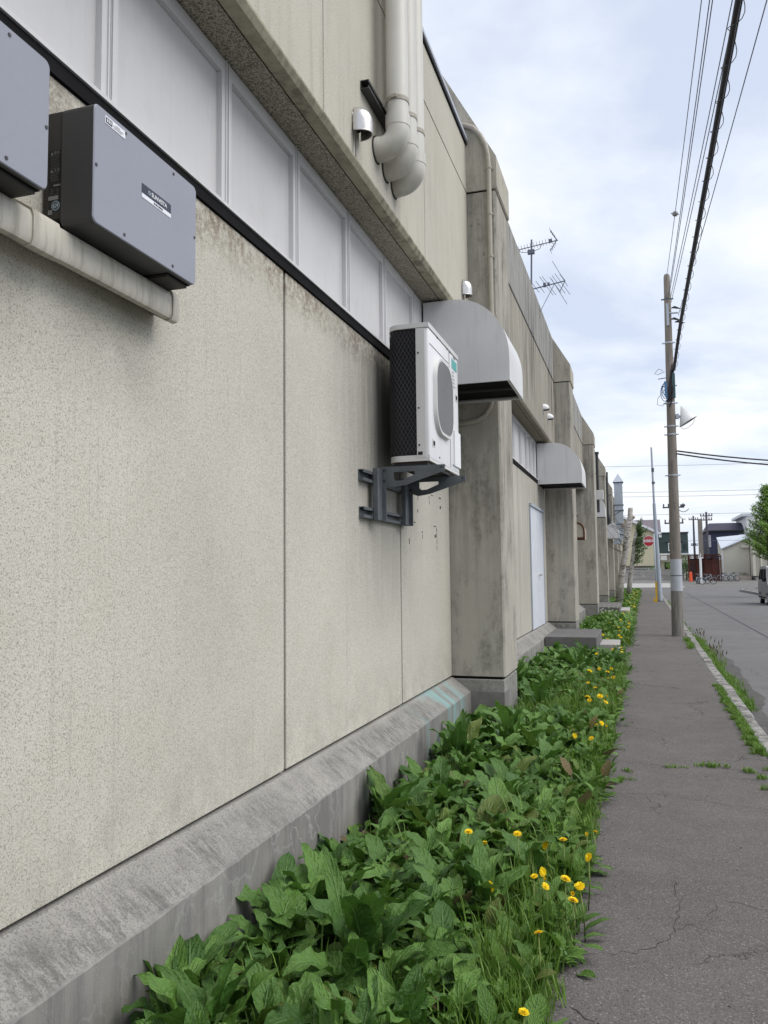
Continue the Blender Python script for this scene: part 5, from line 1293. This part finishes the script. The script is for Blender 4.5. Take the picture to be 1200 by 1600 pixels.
for i in range(16):
    y = rd.uniform(24, 29); x = rd.uniform(-1.3, -.7)
    if i == 0:
        p0 = thing('dandelion_clock', 'white dandelion seed head in the weeds by the third pillar', 'flower', (x, y, 0), 'white seed heads')
        MB().tube([(0, 0, 0), (0, 0, .34)], .003, 5).build('stem', M['stem'], p0, local=True)
        pf = MB()
        for j in range(70):
            v_ = Vector((rd.gauss(0, 1), rd.gauss(0, 1), rd.gauss(0, 1))).normalized(); pf.tube([Vector((0, 0, .34)) + v_ * .006, Vector((0, 0, .34)) + v_ * .030], [.0006, .004], 3)
        pf.build('puff', M['puff'], p0, local=True); o = p0
    else: o = copy_tree(p0)
    o.location = (x, y, 0); o.scale = (1, 1, rd.uniform(.8, 1.2))

# ------------------------------------------------------------------ pollarded birches
def leaf_cards(b, c, r, n_, sz, rng, flatz=1.0):
    for _ in range(n_):
        v_ = Vector((rng.gauss(0, .5), rng.gauss(0, .5), rng.gauss(0, .5) * flatz)) * r + Vector(c)
        a = Vector((rng.gauss(0, 1), rng.gauss(0, 1), rng.gauss(0, 1))).normalized(); q = a.orthogonal().normalized(); s_ = sz * rng.uniform(.6, 1.2)
        b.add([v_ - a * s_, v_ + q * s_ * .5, v_ + a * s_, v_ - q * s_ * .5], [(0, 1, 2, 3)])
def card_uv(o):
    me = o.data; u = me.uv_layers.new(name='UVMap')
    for p in me.polygons:
        for li in p.loop_indices: u.data[li].uv = (p.index % 89 + .5, .5)
rt_ = random.Random(31)
t = thing('birch_tree', 'leaning pollarded birch trunk with a pale cut top and no leaves', 'tree', (-1.02, 38.4, 0))
pts = [(-.97, 38.4, -.05), (-.85, 38.4, 1.0), (-.70, 38.4, 1.9), (-.55, 38.4, 2.6), (-.50, 38.4, 3.2), (-.45, 38.4, 3.65), (-.34, 38.4, 3.95), (-.31, 38.4, 4.42)]
MB().tube(pts, [.19, .15, .14, .155, .15, .175, .12, .105], 14).tube([(-.49, 38.4, 3.45), (-.66, 38.4, 3.64)], [.11, .09], 8).tube([(-.37, 38.4, 3.85), (-.17, 38.35, 4.0)], [.09, .06], 8).tube([(-.48, 38.3, 3.0), (-.58, 38.2, 3.2)], [.08, .04], 8).build('trunk', M['birch'], t, True)
MB().cyl((-.31, 38.4, 4.41), (-.31, 38.4, 4.435), .10, 12).cyl((-.66, 38.39, 3.62), (-.68, 38.39, 3.67), .085, 10).cyl((-.17, 38.33, 4.0), (-.145, 38.32, 4.02), .06, 10).build('cut_face', M['cutwood'], t)
tw = MB()
for i in range(14):
    a = rt_.uniform(0, 6.28); z = rt_.uniform(2.2, 3.7); x0 = -.66; tw.tube([(x0, 38.4, z), (x0 - abs(math.cos(a)) * .45, 38.4 - math.sin(a) * .3, z + rt_.uniform(.1, .35)), (x0 - abs(math.cos(a)) * .9, 38.4 - math.sin(a) * .5, z + rt_.uniform(.2, .9))], [.012, .008, .004], 5)
tw.build('twigs', M['bark'], t)
t = thing('birch_tree', 'second birch with leafy shoots, behind the bare pollarded one', 'tree', (-.66, 52, 0))
MB().tube([(-.72, 52, -.05), (-.58, 52, 1.0), (-.40, 52, 2.2), (-.24, 52, 3.2), (-.12, 52, 4.0)], [.17, .14, .13, .12, .10], 12).tube([(-.35, 52, 3.0), (-.15, 52, 4.0)], [.08, .05], 8).build('trunk', M['birch'], t, True)
cr = MB(); br = MB()
for i in range(36):
    z = rt_.uniform(1.7, 4.2); a = rt_.uniform(-.9, .9); ln = rt_.uniform(.3, .75); x0 = -.40 + (z - 2) * .14
    e_ = Vector((x0 + ln * math.cos(a), 52 + ln * math.sin(a), z + rt_.uniform(.2, .8))); br.tube([(x0, 52, z), e_], [.014, .005], 5)
    for k_ in range(4): leaf_cards(cr, Vector((x0, 52, z)).lerp(e_, .4 + .2 * k_), .14, 9, .075, rt_)
br.build('shoots', M['bark'], t); card_uv(cr.build('crown', M['bushleaf'], t))

# ------------------------------------------------------------------ ginkgo street tree
t = thing('ginkgo_tree', 'bright green conical street tree at the right edge behind the van', 'tree', (7.35, 52, 0)); rk = random.Random(41)
MB().tube([(7.35, 52, -.1), (7.33, 52, 2.2), (7.36, 52, 4.5), (7.34, 52, 6.6)], [.15, .12, .07, .015], 10).build('trunk', M['bark'], t, True)
cr = MB(); br = MB()
for i in range(170):
    z = 2.0 + 4.4 * (i / 170) ** .95; a = i * 2.39996 + rk.uniform(-.4, .4); rel = (z - 2.0) / 4.6
    ln = (1.45 * (1 - rel) ** .8 + .15) * rk.uniform(.65, 1.12) * (min(1, .6 + rel * 3))
    d_ = Vector((math.cos(a), math.sin(a), 0)); p0_ = Vector((7.35, 52, z)); e_ = p0_ + d_ * ln + Vector((0, 0, ln * rk.uniform(.35, .75)))
    br.tube([p0_, p0_.lerp(e_, .5) + Vector((0, 0, -.05)), e_], [.02, .012, .004], 5)
    m_ = max(4, int(ln / .12))
    for k_ in range(m_): leaf_cards(cr, p0_.lerp(e_, .25 + .78 * k_ / m_), .12, 13, .06, rk)
br.build('branches', M['bark'], t); card_uv(cr.build('crown', M['gink'], t))

# ------------------------------------------------------------------ houses and street beyond the crossing
GZ = .33
M['yellow_wall'] = flat('cream_siding', (0.60, 0.56, 0.40), .8, .2, var=.05)
M['fascia'] = flat('white_fascia', (0.70, 0.71, 0.74), .6, .3, var=.03)
M['roof_purple'] = flat('grey_purple_roof', (0.16, 0.14, 0.16), .7, .3, var=.1)
M['green_wall'] = flat('dark_green_siding', (0.055, 0.085, 0.085), .7, .3, var=.08)
M['navy_wall'] = flat('navy_siding', (0.055, 0.062, 0.105), .7, .3, var=.08)
M['navy_roof'] = flat('navy_roof', (0.040, 0.040, 0.065), .6, .35, var=.1)
M['beige_wall'] = flat('beige_render', (0.57, 0.55, 0.48), .85, .2, var=.05)
M['roof_pale'] = flat('pale_metal_roof', (0.50, 0.54, 0.60), .4, .5, var=.05)
M['glass'] = flat('dark_window_glass', (0.018, 0.020, 0.024), .08, .6, var=.1)
M['brown_wood'] = flat('red_brown_timber', (0.085, 0.030, 0.024), .8, .2, var=.3, sc=8)
M['pink_conc'] = flat('planter_concrete', (0.36, 0.31, 0.27), .9, .2, var=.15)
n = NM('block_wall', .95, .15)
br_ = n.new('ShaderNodeTexBrick'); sp_ = n.xyz(); cb_ = n.new('ShaderNodeCombineXYZ'); n.link(sp_[0], cb_.inputs[0]); n.link(sp_[2], cb_.inputs[1])
n.link(cb_.outputs[0], br_.inputs['Vector']); br_.inputs['Scale'].default_value = 1.0; br_.inputs['Brick Width'].default_value = .42; br_.inputs['Row Height'].default_value = .21; br_.inputs['Mortar Size'].default_value = .016
n.setin(br_.inputs['Color1'], (0.46, 0.445, 0.43)); n.setin(br_.inputs['Color2'], (0.33, 0.32, 0.31)); n.setin(br_.inputs['Mortar'], (0.13, 0.125, 0.12))
n.col(n.mix(n.ramp(n.noise(3, 4), .35, .65, .0, .5), br_.outputs[0], (0.24, 0.235, 0.225))); M['blocks'] = n.m

def win(parent, x0, x1, z0, z1, y, fr=.09, split=None):
    w = MB(); w.box(x0, x1, y - .05, y, z1 - fr, z1).box(x0, x1, y - .05, y, z0, z0 + fr).box(x0, x0 + fr, y - .05, y, z0 + fr, z1 - fr).box(x1 - fr, x1, y - .05, y, z0 + fr, z1 - fr)
    if split: w.box(split - fr * .7, split + fr * .7, y - .05, y, z0 + fr, z1 - fr)
    wo2 = w.build('window', M['fascia'], parent); MB().box(x0 + fr, x1 - fr, y - .02, y - .002, z0 + fr, z1 - fr).build('pane', M['glass'], wo2)
t = thing('house', 'cream gabled house with a white roof edge, behind the block wall', 'house', (-2.2, 109, GZ))
MB().prism([(-6.6, GZ), (2.2, GZ), (2.2, 6.0), (-2.2, 8.25), (-6.6, 6.0)], 'y', 105, 113).build('wall', M['yellow_wall'], t)
rf = MB()
for s_ in (1, -1):
    xa, xb = -2.2, -2.2 + s_ * 4.85
    rf.add([(xa, 104.5, 8.30), (xb, 104.5, 5.85), (xb, 113.5, 5.85), (xa, 113.5, 8.30), (xa, 104.5, 8.5), (xb, 104.5, 6.05), (xb, 113.5, 6.05), (xa, 113.5, 8.5)], [(0, 1, 2, 3), (4, 7, 6, 5), (0, 4, 5, 1), (1, 5, 6, 2), (2, 6, 7, 3)])
rf.build('roof', M['roof_purple'], t)
rf = MB()
for s_ in (1, -1):
    xa, xb = -2.2, -2.2 + s_ * 4.9
    rf.add([(xa, 104.44, 8.26), (xb, 104.44, 5.78), (xb, 104.44, 6.12), (xa, 104.44, 8.58), (xa, 104.49, 8.26), (xb, 104.49, 5.78), (xb, 104.49, 6.12), (xa, 104.49, 8.58)], [(0, 1, 2, 3), (4, 7, 6, 5), (0, 4, 5, 1), (2, 6, 7, 3), (1, 5, 6, 2)])
rf.box(2.40, 2.72, 104.44, 104.9, 5.55, 5.95)
rf.build('fascia', M['fascia'], t)
win(t, -1.9, 2.0, .85, 1.80, 104.995, .12, 1.05); MB().box(-2.0, 1.75, 104.6, 104.995, 1.95, 2.05).build('canopy', M['navy_roof'], t)
MB().cyl((2.16, 104.95, GZ), (2.16, 104.95, 5.6), .05, 8).build('downpipe', M['fascia'], t)
t = thing('house', 'house with a wide grey-purple roof showing above the cream gabled one', 'house', (0, 121, GZ))
MB().box(-7, 2.6, 118, 125, GZ, 6.9).build('wall', M['roof_purple'], t)
MB().add([(-7.4, 117.5, 6.9), (3.0, 117.5, 6.9), (3.0, 121.5, 8.75), (-7.4, 121.5, 8.75), (3.0, 125.5, 6.9), (-7.4, 125.5, 6.9)], [(0, 1, 2, 3), (3, 2, 4, 5), (1, 4, 2), (0, 3, 5)]).build('roof', M['roof_purple'], t)
t = thing('house', 'dark green flat-roofed house with a white-framed window above a cream ground floor', 'house', (4.6, 112, GZ))
MB().box(2.70, 6.5, 108, 116, 3.75, 6.42).build('upper_storey', M['green_wall'], t)
MB().box(2.6, 6.6, 107.9, 116.1, 6.42, 6.56).build('parapet', M['navy_roof'], t)
MB().box(2.65, 6.55, 107.6, 116, 3.55, 3.745).build('floor_band', M['fascia'], t)
MB().box(2.8, 6.4, 108.3, 116, GZ, 3.55).build('lower_storey', M['beige_wall'], t)
win(t, 3.85, 5.55, 4.05, 5.15, 107.995, .13)
MB().box(3.5, 5.9, 107.8, 107.99, 5.32, 5.44).box(6.0, 6.08, 107.8, 107.99, 4.2, 5.0).build('trim', M['navy_roof'], t)
MB().box(3.3, 4.3, 108.25, 108.295, .5, 2.6).build('porch', M['glass'], t)
MB().box(2.75, 3.6, 106.9, 107.55, 2.85, 3.45).build('balcony', M['fascia'], t)
t = thing('house', 'dark navy house with a hipped dark roof, behind the beige shed', 'house', (12, 114, GZ))
MB().box(9.3, 14.7, 110, 118, GZ, 6.9).build('wall', M['navy_wall'], t)
MB().add([(9.0, 109.6, 6.85), (15.0, 109.6, 6.85), (15.0, 118.4, 6.85), (9.0, 118.4, 6.85), (9.8, 112, 8.05), (14.2, 112, 8.05), (14.2, 116, 8.05), (9.8, 116, 8.05)], [(0, 1, 5, 4), (1, 2, 6, 5), (2, 3, 7, 6), (3, 0, 4, 7), (4, 5, 6, 7), (3, 2, 1, 0)]).build('roof', M['navy_roof'], t)
win(t, 13.7, 14.5, 5.55, 6.35, 109.995, .10); win(t, 9.45, 9.75, 4.7, 6.3, 109.995, .12)
MB().box(9.05, 14.95, 109.45, 109.6, 6.80, 6.95).build('gutter', M['rail'], t)
t = thing('shed', 'low beige shed with a pale metal roof, behind the parked bicycles', 'shed', (11.7, 100, GZ))
MB().add([(10.05, 98, 0), (13.4, 98, 0), (13.4, 98, 5.3), (10.05, 98, 4.0), (10.05, 103, 0), (13.4, 103, 0), (13.4, 103, 5.7), (10.05, 103, 5.45)], [(0, 1, 2, 3), (4, 7, 6, 5), (0, 3, 7, 4), (1, 5, 6, 2)]).build('wall', M['beige_wall'], t)
MB().add([(9.9, 97.7, 3.98), (13.5, 97.7, 5.36), (13.5, 103.2, 5.82), (9.95, 103.2, 5.55), (9.9, 97.7, 4.10), (13.5, 97.7, 5.48), (13.5, 103.2, 5.94), (9.95, 103.2, 5.67)], [(0, 1, 2, 3), (4, 7, 6, 5), (0, 4, 5, 1), (1, 5, 6, 2), (2, 6, 7, 3), (3, 7, 4, 0)]).build('roof', M['roof_pale'], t)
MB().box(10.02, 10.14, 97.9, 97.99, .3, 3.9).build('downpipe', M['fascia'], t); MB().box(9.6, 10.04, 98.2, 98.8, 2.7, 3.3).build('meter_box', M['fascia'], t)
MB().box(12.35, 13.35, 97.6, 97.995, 4.15, 4.45).build('canopy', M['beige_wall'], t)
t = thing('shop_building', 'pale building with upright ribs, half hidden by the street tree', 'building', (16, 99, GZ))
MB().box(13.45, 24, 96.3, 104, GZ + .45, 5.6).build('wall', M['beige_wall'], t)
MB().box(13.45, 24, 96.25, 104, 0, GZ + .45).build('base', M['bracket'], t)
for x0 in (13.46, 14.25, 15.2): MB().box(x0, x0 + .28 if x0 < 14.2 else x0 + .18, 95.95, 96.295, GZ + .46, 5.6).build('rib', M['beige_wall'], t)
MB().box(16.2, 24, 95.9, 96.295, GZ + .46, 5.6).build('side_bay', M['pink_conc'], t)
t = thing('office_building', 'tall white building rising behind the street tree', 'building', (18, 112, GZ))
MB().box(14.75, 26, 107, 118, GZ, 8.4).build('wall', M['fascia'], t); MB().box(14.2, 26.2, 106.8, 118.2, 8.4, 8.75).build('roof_edge', M['roof_pale'], t)
win(t, 17, 18.5, 4.8, 6.2, 106.995, .1); win(t, 20, 21.5, 4.8, 6.2, 106.995, .1)
t = tag(MB().box(-16, 4.95, 100, 100.18, .2, 1.60).build('block_wall', M['blocks']), 'grey concrete block wall across the end of the street', 'wall')
# brown timber shelter with rails
t = thing('timber_shelter', 'red-brown timber bicycle shelter of posts and rails beside the beige shed', 'shelter', (7.8, 95, .2))
for x_ in (5.95, 6.9, 7.85, 8.8, 9.65):
    MB().box(x_ - .06, x_ + .06, 94.0, 94.12, .1, 3.2).build('post', M['brown_wood'], t); MB().box(x_ - .06, x_ + .06, 96.0, 96.12, .1, 3.2).build('post', M['brown_wood'], t)
for z in (.85, 2.45, 2.95): MB().box(5.9, 9.7, 93.94, 93.995, z, z + .14).build('rail', M['brown_wood'], t)
b = MB()
for i in range(22): x_ = 5.95 + i * .17; b.box(x_ - .03, x_ + .03, 93.5, 96.6, 3.2, 3.34)
b.build('roof_slats', M['brown_wood'], t)
MB().box(5.9, 9.7, 96.13, 96.2, .1, 2.9).build('back_panel', flat('shelter_back', (0.075, 0.045, 0.04), .9), t)
b = MB()
for i in range(9): x_ = 8.0 + i * .2; b.box(x_, x_ + .13, 94.02, 94.08, .2, 2.4)
b.build('side_slats', M['brown_wood'], t)
t = thing('stone_planter', 'low pinkish concrete planter box in front of the beige shed', 'planter', (12.4, 97, .2))
MB().box(11.4, 13.2, 96.4, 97.2, .05, .85).build('box', M['pink_conc'], t); MB().box(11.47, 13.13, 96.47, 97.13, .851, .90).build('earth', M['soil'], t)
b = MB(); leaf_cards(b, (12.3, 96.8, 1.05), .5, 60, .08, rt_, .4); card_uv(b.build('sprigs', M['bushleaf'], t))
tag(MB().box(12.0, 14.6, 95.0, 95.9, .1, .6).build('concrete_block', M['pink_conc']), 'low concrete ledge at the foot of the ribbed pale building', 'ledge')
# the post with a pale foot
t = thing('square_post', 'thick grey-brown post with a thin white foot, in front of the bicycles', 'post', (6.6, 88, -.1))
MB().box(6.40, 6.80, 87.9, 88.3, 2.9, 7.1).build('upper_post', M['pole'], t); MB().cyl((6.50, 88.0, -.12), (6.50, 88.0, 3.3), .11, 10).build('foot', M['white_paint'], t)
t = thing('marker_post', 'orange plastic marker post by the timber shelter', 'marker', (6.0, 93.4, .1))
MB().cyl((6.0, 93.3, .05), (6.0, 93.3, 1.05), .20, 12, .15).cyl((6.0, 93.3, 1.05), (6.0, 93.3, 1.15), .15, 12, .06).build('body', M['orange'], t); MB().box(5.72, 6.28, 93.02, 93.58, -.05, .05).build('base', M['rust'], t)
# far utility poles
def far_pole(x, y, h, label, arms):
    t = thing('utility_pole', label, 'utility pole', (x, y, 0)); MB().tube([(x, y, -.1), (x, y, h)], [.19, .12], 10).build('shaft', M['dark_pole'], t)
    for z, w in arms:
        MB().box(x - w, x + w, y - .05, y + .05, z, z + .12).build('crossarm', M['dark_pole'], t)
        b = MB()
        for q in (-.9, -.45, .45, .9): b.cyl((x + q * w, y, z + .12), (x + q * w, y, z + .38), .06, 6)
        b.build('insulators', M['dark_pole'], t)
    return t
far_pole(7.78, 126, 9.4, 'farthest dark utility pole, beyond the timber shelter', ((8.8, .65), (5.0, .45)))
far_pole(7.98, 105, 8.55, 'dark utility pole in front of the navy house', ((8.0, .7), (7.5, .65)))
t = far_pole(3.02, 75, 7.6, 'dark utility pole mostly hidden behind the near concrete pole', ((7.0, .9), (5.6, .8)))
b = MB().tube(sag((3.2, 75, 7.2), (4.3, 75, 6.9), .4, 10), .03, 5).tube(sag((3.2, 75, 6.9), (4.0, 75, 6.0), .3, 10), .03, 5).box(3.6, 4.0, 74.9, 75.1, 7.13, 7.3); b.build('jumper_cable', M['dark_pole'], t)
# bushes
def bush(c, r, n_, label, mat='bushleaf', sz=.10, fz=1.0):
    t = thing('bush', label, 'bush', (c[0], c[1], c[2] - r)); b = MB(); rb = random.Random(int(c[0] * 100))
    for i in range(n_): 
        v_ = Vector((rb.gauss(0, .42), rb.gauss(0, .42), rb.gauss(0, .42) * fz)) * r + Vector(c); leaf_cards(b, v_, .22, 14, sz, rb)
    card_uv(b.build('leaves', M[mat], t)); MB().tube([(c[0], c[1], c[2] - r * fz - .5), (c[0], c[1], c[2])], [.06, .03], 6).build('stem', M['bark'], t)
bush((5.1, 98.5, 1.9), 1.2, 70, 'rounded dark green bush at the end of the block wall', fz=1.3)
bush((1.5, 101.2, 1.55), .55, 22, 'small shrub showing over the block wall before the cream house', 'weed', .07)
bush((3.6, 101.5, 1.9), .8, 30, 'yellow-green shrub behind the block wall before the green house', 'gink', .08)
bush((4.6, 101, 1.75), .6, 24, 'second small shrub behind the block wall, partly behind the pole', 'weed', .08)

# the far buildings keep their own proportions; here each is fitted to its surveyed width and height
def refit(o, xs, zs):
    (a, b_, a2, b2), (c, d, c2, d2) = xs, zs
    sx, sz = (b2 - a2) / (b_ - a), (d2 - c2) / (d - c)
    o.location.x, o.location.z = a2 + sx * (o.location.x - a), c2 + sz * (o.location.z - c)
    o.scale.x, o.scale.z = sx, sz
for o in [q for q in C.objects if q.parent is None and q.get('label')]:
    L_ = o['label']
    if L_.startswith('red-brown timber'): refit(o, (5.9, 9.7, 5.2, 8.45), (.1, 3.34, .2, 3.2))
    elif L_.startswith('dark green flat'): refit(o, (2.7, 6.5, 2.5, 5.95), (.33, 6.5, .33, 6.25))
    elif L_.startswith('dark navy house'): refit(o, (9.3, 14.7, 8.4, 12.98), (.33, 8.05, .33, 7.5))
    elif L_.startswith('low beige shed'): refit(o, (10.05, 13.4, 8.95, 11.79), (.33, 5.3, .33, 5.0))
    elif L_.startswith('pale building with'): refit(o, (13.45, 24, 11.85, 22), (.33, 5.6, .33, 5.4))
    elif L_.startswith('tall white building'): refit(o, (14.75, 26, 12.7, 24), (.33, 8.4, .33, 8.0))
    elif L_.startswith('low pinkish'): refit(o, (11.4, 13.2, 10.1, 11.7), (.05, .85, .15, .85))
    elif L_.startswith('thick grey-brown post'): refit(o, (6.4, 6.8, 5.85, 6.27), (-.1, 7.1, 0, 6.72))
    elif L_.startswith('orange plastic'): refit(o, (5.72, 6.28, 5.0, 5.54), (.0, 1.15, .2, 1.3))

# ------------------------------------------------------------------ bicycles
def bicycle(label, col, group):
    t = thing('bicycle', label, 'bicycle', (0, 0, 0), group)
    for wx in (-.53, .53):
        w = MB().tube([(wx + .32 * math.cos(R(a)), 0, .345 + .32 * math.sin(R(a))) for a in range(0, 360, 15)], .030, 6, closed=True).build('wheel', M['cable'], t, True, local=True)
        sp = MB()
        for a in range(0, 360, 30): sp.tube([(wx, 0, .345), (wx + .31 * math.cos(R(a)), 0, .345 + .31 * math.sin(R(a)))], .003, 3, caps=False)
        sp.cyl((wx, -.04, .345), (wx, .04, .345), .025, 8); sp.build('spokes', M['galv'], w, local=True)
    fr = MB(); BB, ST, HT, HB = (-.08, 0, .30), (-.20, 0, .78), (.33, 0, .88), (.37, 0, .68)
    for a, c in ((BB, ST), (BB, HB), ((-.19, 0, .72), HT), (HT, HB)): fr.tube([a, c], .018, 6)
    for s_ in (-.05, .05): fr.tube([(-.53, s_, .345), (BB[0], s_ * .5, BB[2])], .010, 5).tube([(-.53, s_, .345), (ST[0], s_ * .4, .72)], .009, 5).tube([HB, (.53, s_, .345)], .011, 5)
    fr.build('frame', col, t, True, local=True)
    MB().tube([ST, (-.215, 0, .87)], .013, 6).tube([(-.36, 0, .89), (-.27, 0, .90), (-.10, 0, .89)], [.07, .06, .025], 8).build('saddle', M['cable'], t, True, local=True)
    MB().tube([(.33, 0, .88), (.31, 0, 1.0)], .013, 6).tube([(.14, -.28, 1.02), (.28, -.22, 1.03), (.33, 0, 1.0), (.28, .22, 1.03), (.14, .28, 1.02)], .012, 6).build('handlebar', M['galv'], t, True, local=True)
    bk = MB()
    for z in (.72, .82, .92): bk.tube([(.46, -.16, z), (.74, -.18, z), (.74, .18, z), (.46, .16, z)], .008, 4, closed=True)
    for p in ((.46, -.16), (.60, -.17), (.74, -.18), (.74, 0), (.74, .18), (.60, .17), (.46, .16)): bk.tube([(p[0], p[1], .72), (p[0], p[1], .92)], .006, 4)
    bk.build('basket', M['bracket'], t, local=True)
    fd = MB()
    for wx, a0, a1 in ((-.53, 20, 190), (.53, 30, 150)): fd.tube([(wx + .36 * math.cos(R(a)), 0, .345 + .36 * math.sin(R(a))) for a in range(a0, a1, 15)], .02, 5)
    fd.build('mudguard', M['galv'], t, True, local=True)
    MB().tube([BB, (.06, .09, .22)], .009, 5).tube([BB, (-.2, -.09, .38)], .009, 5).cyl((-.08, -.04, .30), (-.08, .04, .30), .09, 12).build('crank', M['galv'], t, local=True)
    return t
bk0 = bicycle('silver bicycle standing broadside, nearest of the group by the post', M['galv'], 'bicycles by the post')
bk0.location = (6.57, 87.6, .04); bk0.rotation_euler = (.06, 0, R(4)); bk0.scale = (.98,) * 3
for loc, rz, lab, g_ in (((6.2, 88.4, .065), 35, 'bicycle turned at an angle in the middle of the group by the post', 'bicycles by the post'),
                     ((5.68, 88.9, .08), 75, 'bicycle pointing toward the street, next to the white foot of the post', 'bicycles by the post'),
                     ((9.38, 93.5, .25), 172, 'bicycle on the right of the pair against the beige shed', 'bicycles by the shed'),
                     ((8.75, 93.2, .24), -12, 'bicycle on the left of the pair against the beige shed', 'bicycles by the shed')):
    o = copy_tree(bk0)
    for ch in o.children:
        if ch.name.startswith('frame') and g_.endswith('post'): ch.data = ch.data.copy(); ch.data.materials[0] = M['ink']
    o.location = loc; o.rotation_euler = (.05, 0, R(rz)); o['label'] = lab; o['group'] = g_

# ------------------------------------------------------------------ parked van
M['van_body'] = flat('van_paint_grey', (0.23, 0.23, 0.24), .5, .15, 0, var=.03)
M['van_roof'] = flat('van_roof_sheen', (0.50, 0.52, 0.56), .30, .5, .2, var=.03)  # bright reflection on the roof, put into a paler colour
M['van_glass'] = flat('tinted_glass', (0.012, 0.012, 0.014), .9, .02, var=.05)
M['rubber'] = flat('tyre_rubber', (0.012, 0.012, 0.013), .85, .2)
VX, VY, VZ = 6.30, 40.1, -.10
t = thing('van', 'small grey van parked facing us at the right edge of the picture', 'van', (VX, VY, VZ))
def hw(z): return .745 if z < 1.0 else .745 - (z - 1.0) * .13
def van_slab(prof, name, mat, inset=0.0, par=None):
    k = len(prof); b = MB(); b.add([(VX - hw(z) + inset, VY + y, VZ + z) for y, z in prof] + [(VX + hw(z) - inset, VY + y, VZ + z) for y, z in prof], [tuple(range(k)), tuple(reversed(range(k, 2 * k)))] + [(i, i + k, (i + 1) % k + k, (i + 1) % k) for i in range(k)])
    return b.build(name, mat, par or t, True, angle=32)
body = [(.02, .28), (0, .50), (.02, .74), (.10, .90), (.42, 1.04), (.62, 1.10), (3.36, 1.10), (3.40, .9), (3.40, .30), (3.10, .24), (2.98, .24)]
def arch(yc): return [(yc + .33 * math.cos(R(a)), .26 + .33 * math.sin(R(a))) for a in range(0, 181, 20)]
prof = [(.02, .28), (0, .50), (.02, .74), (.10, .90), (.42, 1.04), (.62, 1.10), (3.36, 1.10), (3.40, .9), (3.40, .30)] + arch(2.80) + arch(.58)
van_slab(prof, 'body', M['van_body'])
van_slab([(.58, 1.102), (1.08, 1.72), (1.5, 1.80), (3.1, 1.78), (3.30, 1.66), (3.37, 1.102)], 'cabin', M['van_body'])
van_slab([(1.10, 1.735), (1.5, 1.812), (3.1, 1.792), (3.26, 1.70), (3.1, 1.70), (1.5, 1.70)], 'roof', M['van_roof'], .03)
ws = MB(); ws.add([(VX - .66, VY + .60 - .012, VZ + 1.14), (VX + .66, VY + .60 - .012, VZ + 1.14), (VX + .60, VY + 1.06 - .012, VZ + 1.70), (VX - .60, VY + 1.06 - .012, VZ + 1.70)], [(0, 1, 2, 3)])
ws.build('windscreen', flat('windscreen_glass', (.05, .055, .065), .05, .7), t)
for s_ in (-1, 1):
    for q in (((.86, 1.16), (1.80, 1.16), (1.80, 1.66), (1.22, 1.66)), ((1.90, 1.16), (2.62, 1.16), (2.62, 1.66), (1.90, 1.66)), ((2.70, 1.16), (3.28, 1.16), (3.18, 1.64), (2.70, 1.66))):
        MB().add([(VX + s_ * (hw(z) + .004), VY + y, VZ + z) for y, z in q], [(0, 1, 2, 3)]).build('side_window', M['van_glass'], t)
    MB().box(VX + s_ * .80 - .09, VX + s_ * .80 + .09, VY + .80, VY + .90, VZ + 1.08, VZ + 1.27, .03, 2).box(VX + s_ * .73 - .04, VX + s_ * .73 + .04, VY + .84, VY + .88, VZ + 1.10, VZ + 1.14).build('mirror', M['rubber'], t)
    MB().box(VX + s_ * .60 - .12, VX + s_ * .60 + .12, VY - .004, VY + .1, VZ + .66, VZ + .88, .03, 2).build('headlight', M['label_white'], t)
    for yc in (.58, 2.80):
        xo = VX + s_ * .745
        w = MB().cyl((xo - s_ * .17, VY + yc, VZ + .28), (xo - s_ * .005, VY + yc, VZ + .28), .285, 24).build('wheel', M['rubber'], t, True, angle=40)
        MB().cyl((xo - s_ * .004, VY + yc, VZ + .28), (xo + s_ * .004, VY + yc, VZ + .28), .18, 16).build('rim', M['galv'], w)
    MB().box(VX + s_ * .747 - .004, VX + s_ * .747 + .004, VY + 1.0, VY + 3.3, VZ + .30, VZ + .36).build('sill_trim', M['rubber'], t)
    MB().box(VX + s_ * .75 - .012, VX + s_ * .75 + .012, VY + 1.62, VY + 1.78, VZ + .96, VZ + 1.0).build('door_handle', M['galv'], t)
MB().box(VX - .68, VX + .68, VY - .03, VY + .12, VZ + .26, VZ + .5, .04, 2).build('bumper', M['van_body'], t)
MB().box(VX - .40, VX + .40, VY - .012, VY + .05, VZ + .68, VZ + .84, .01, 1).build('grille', M['rubber'], t)
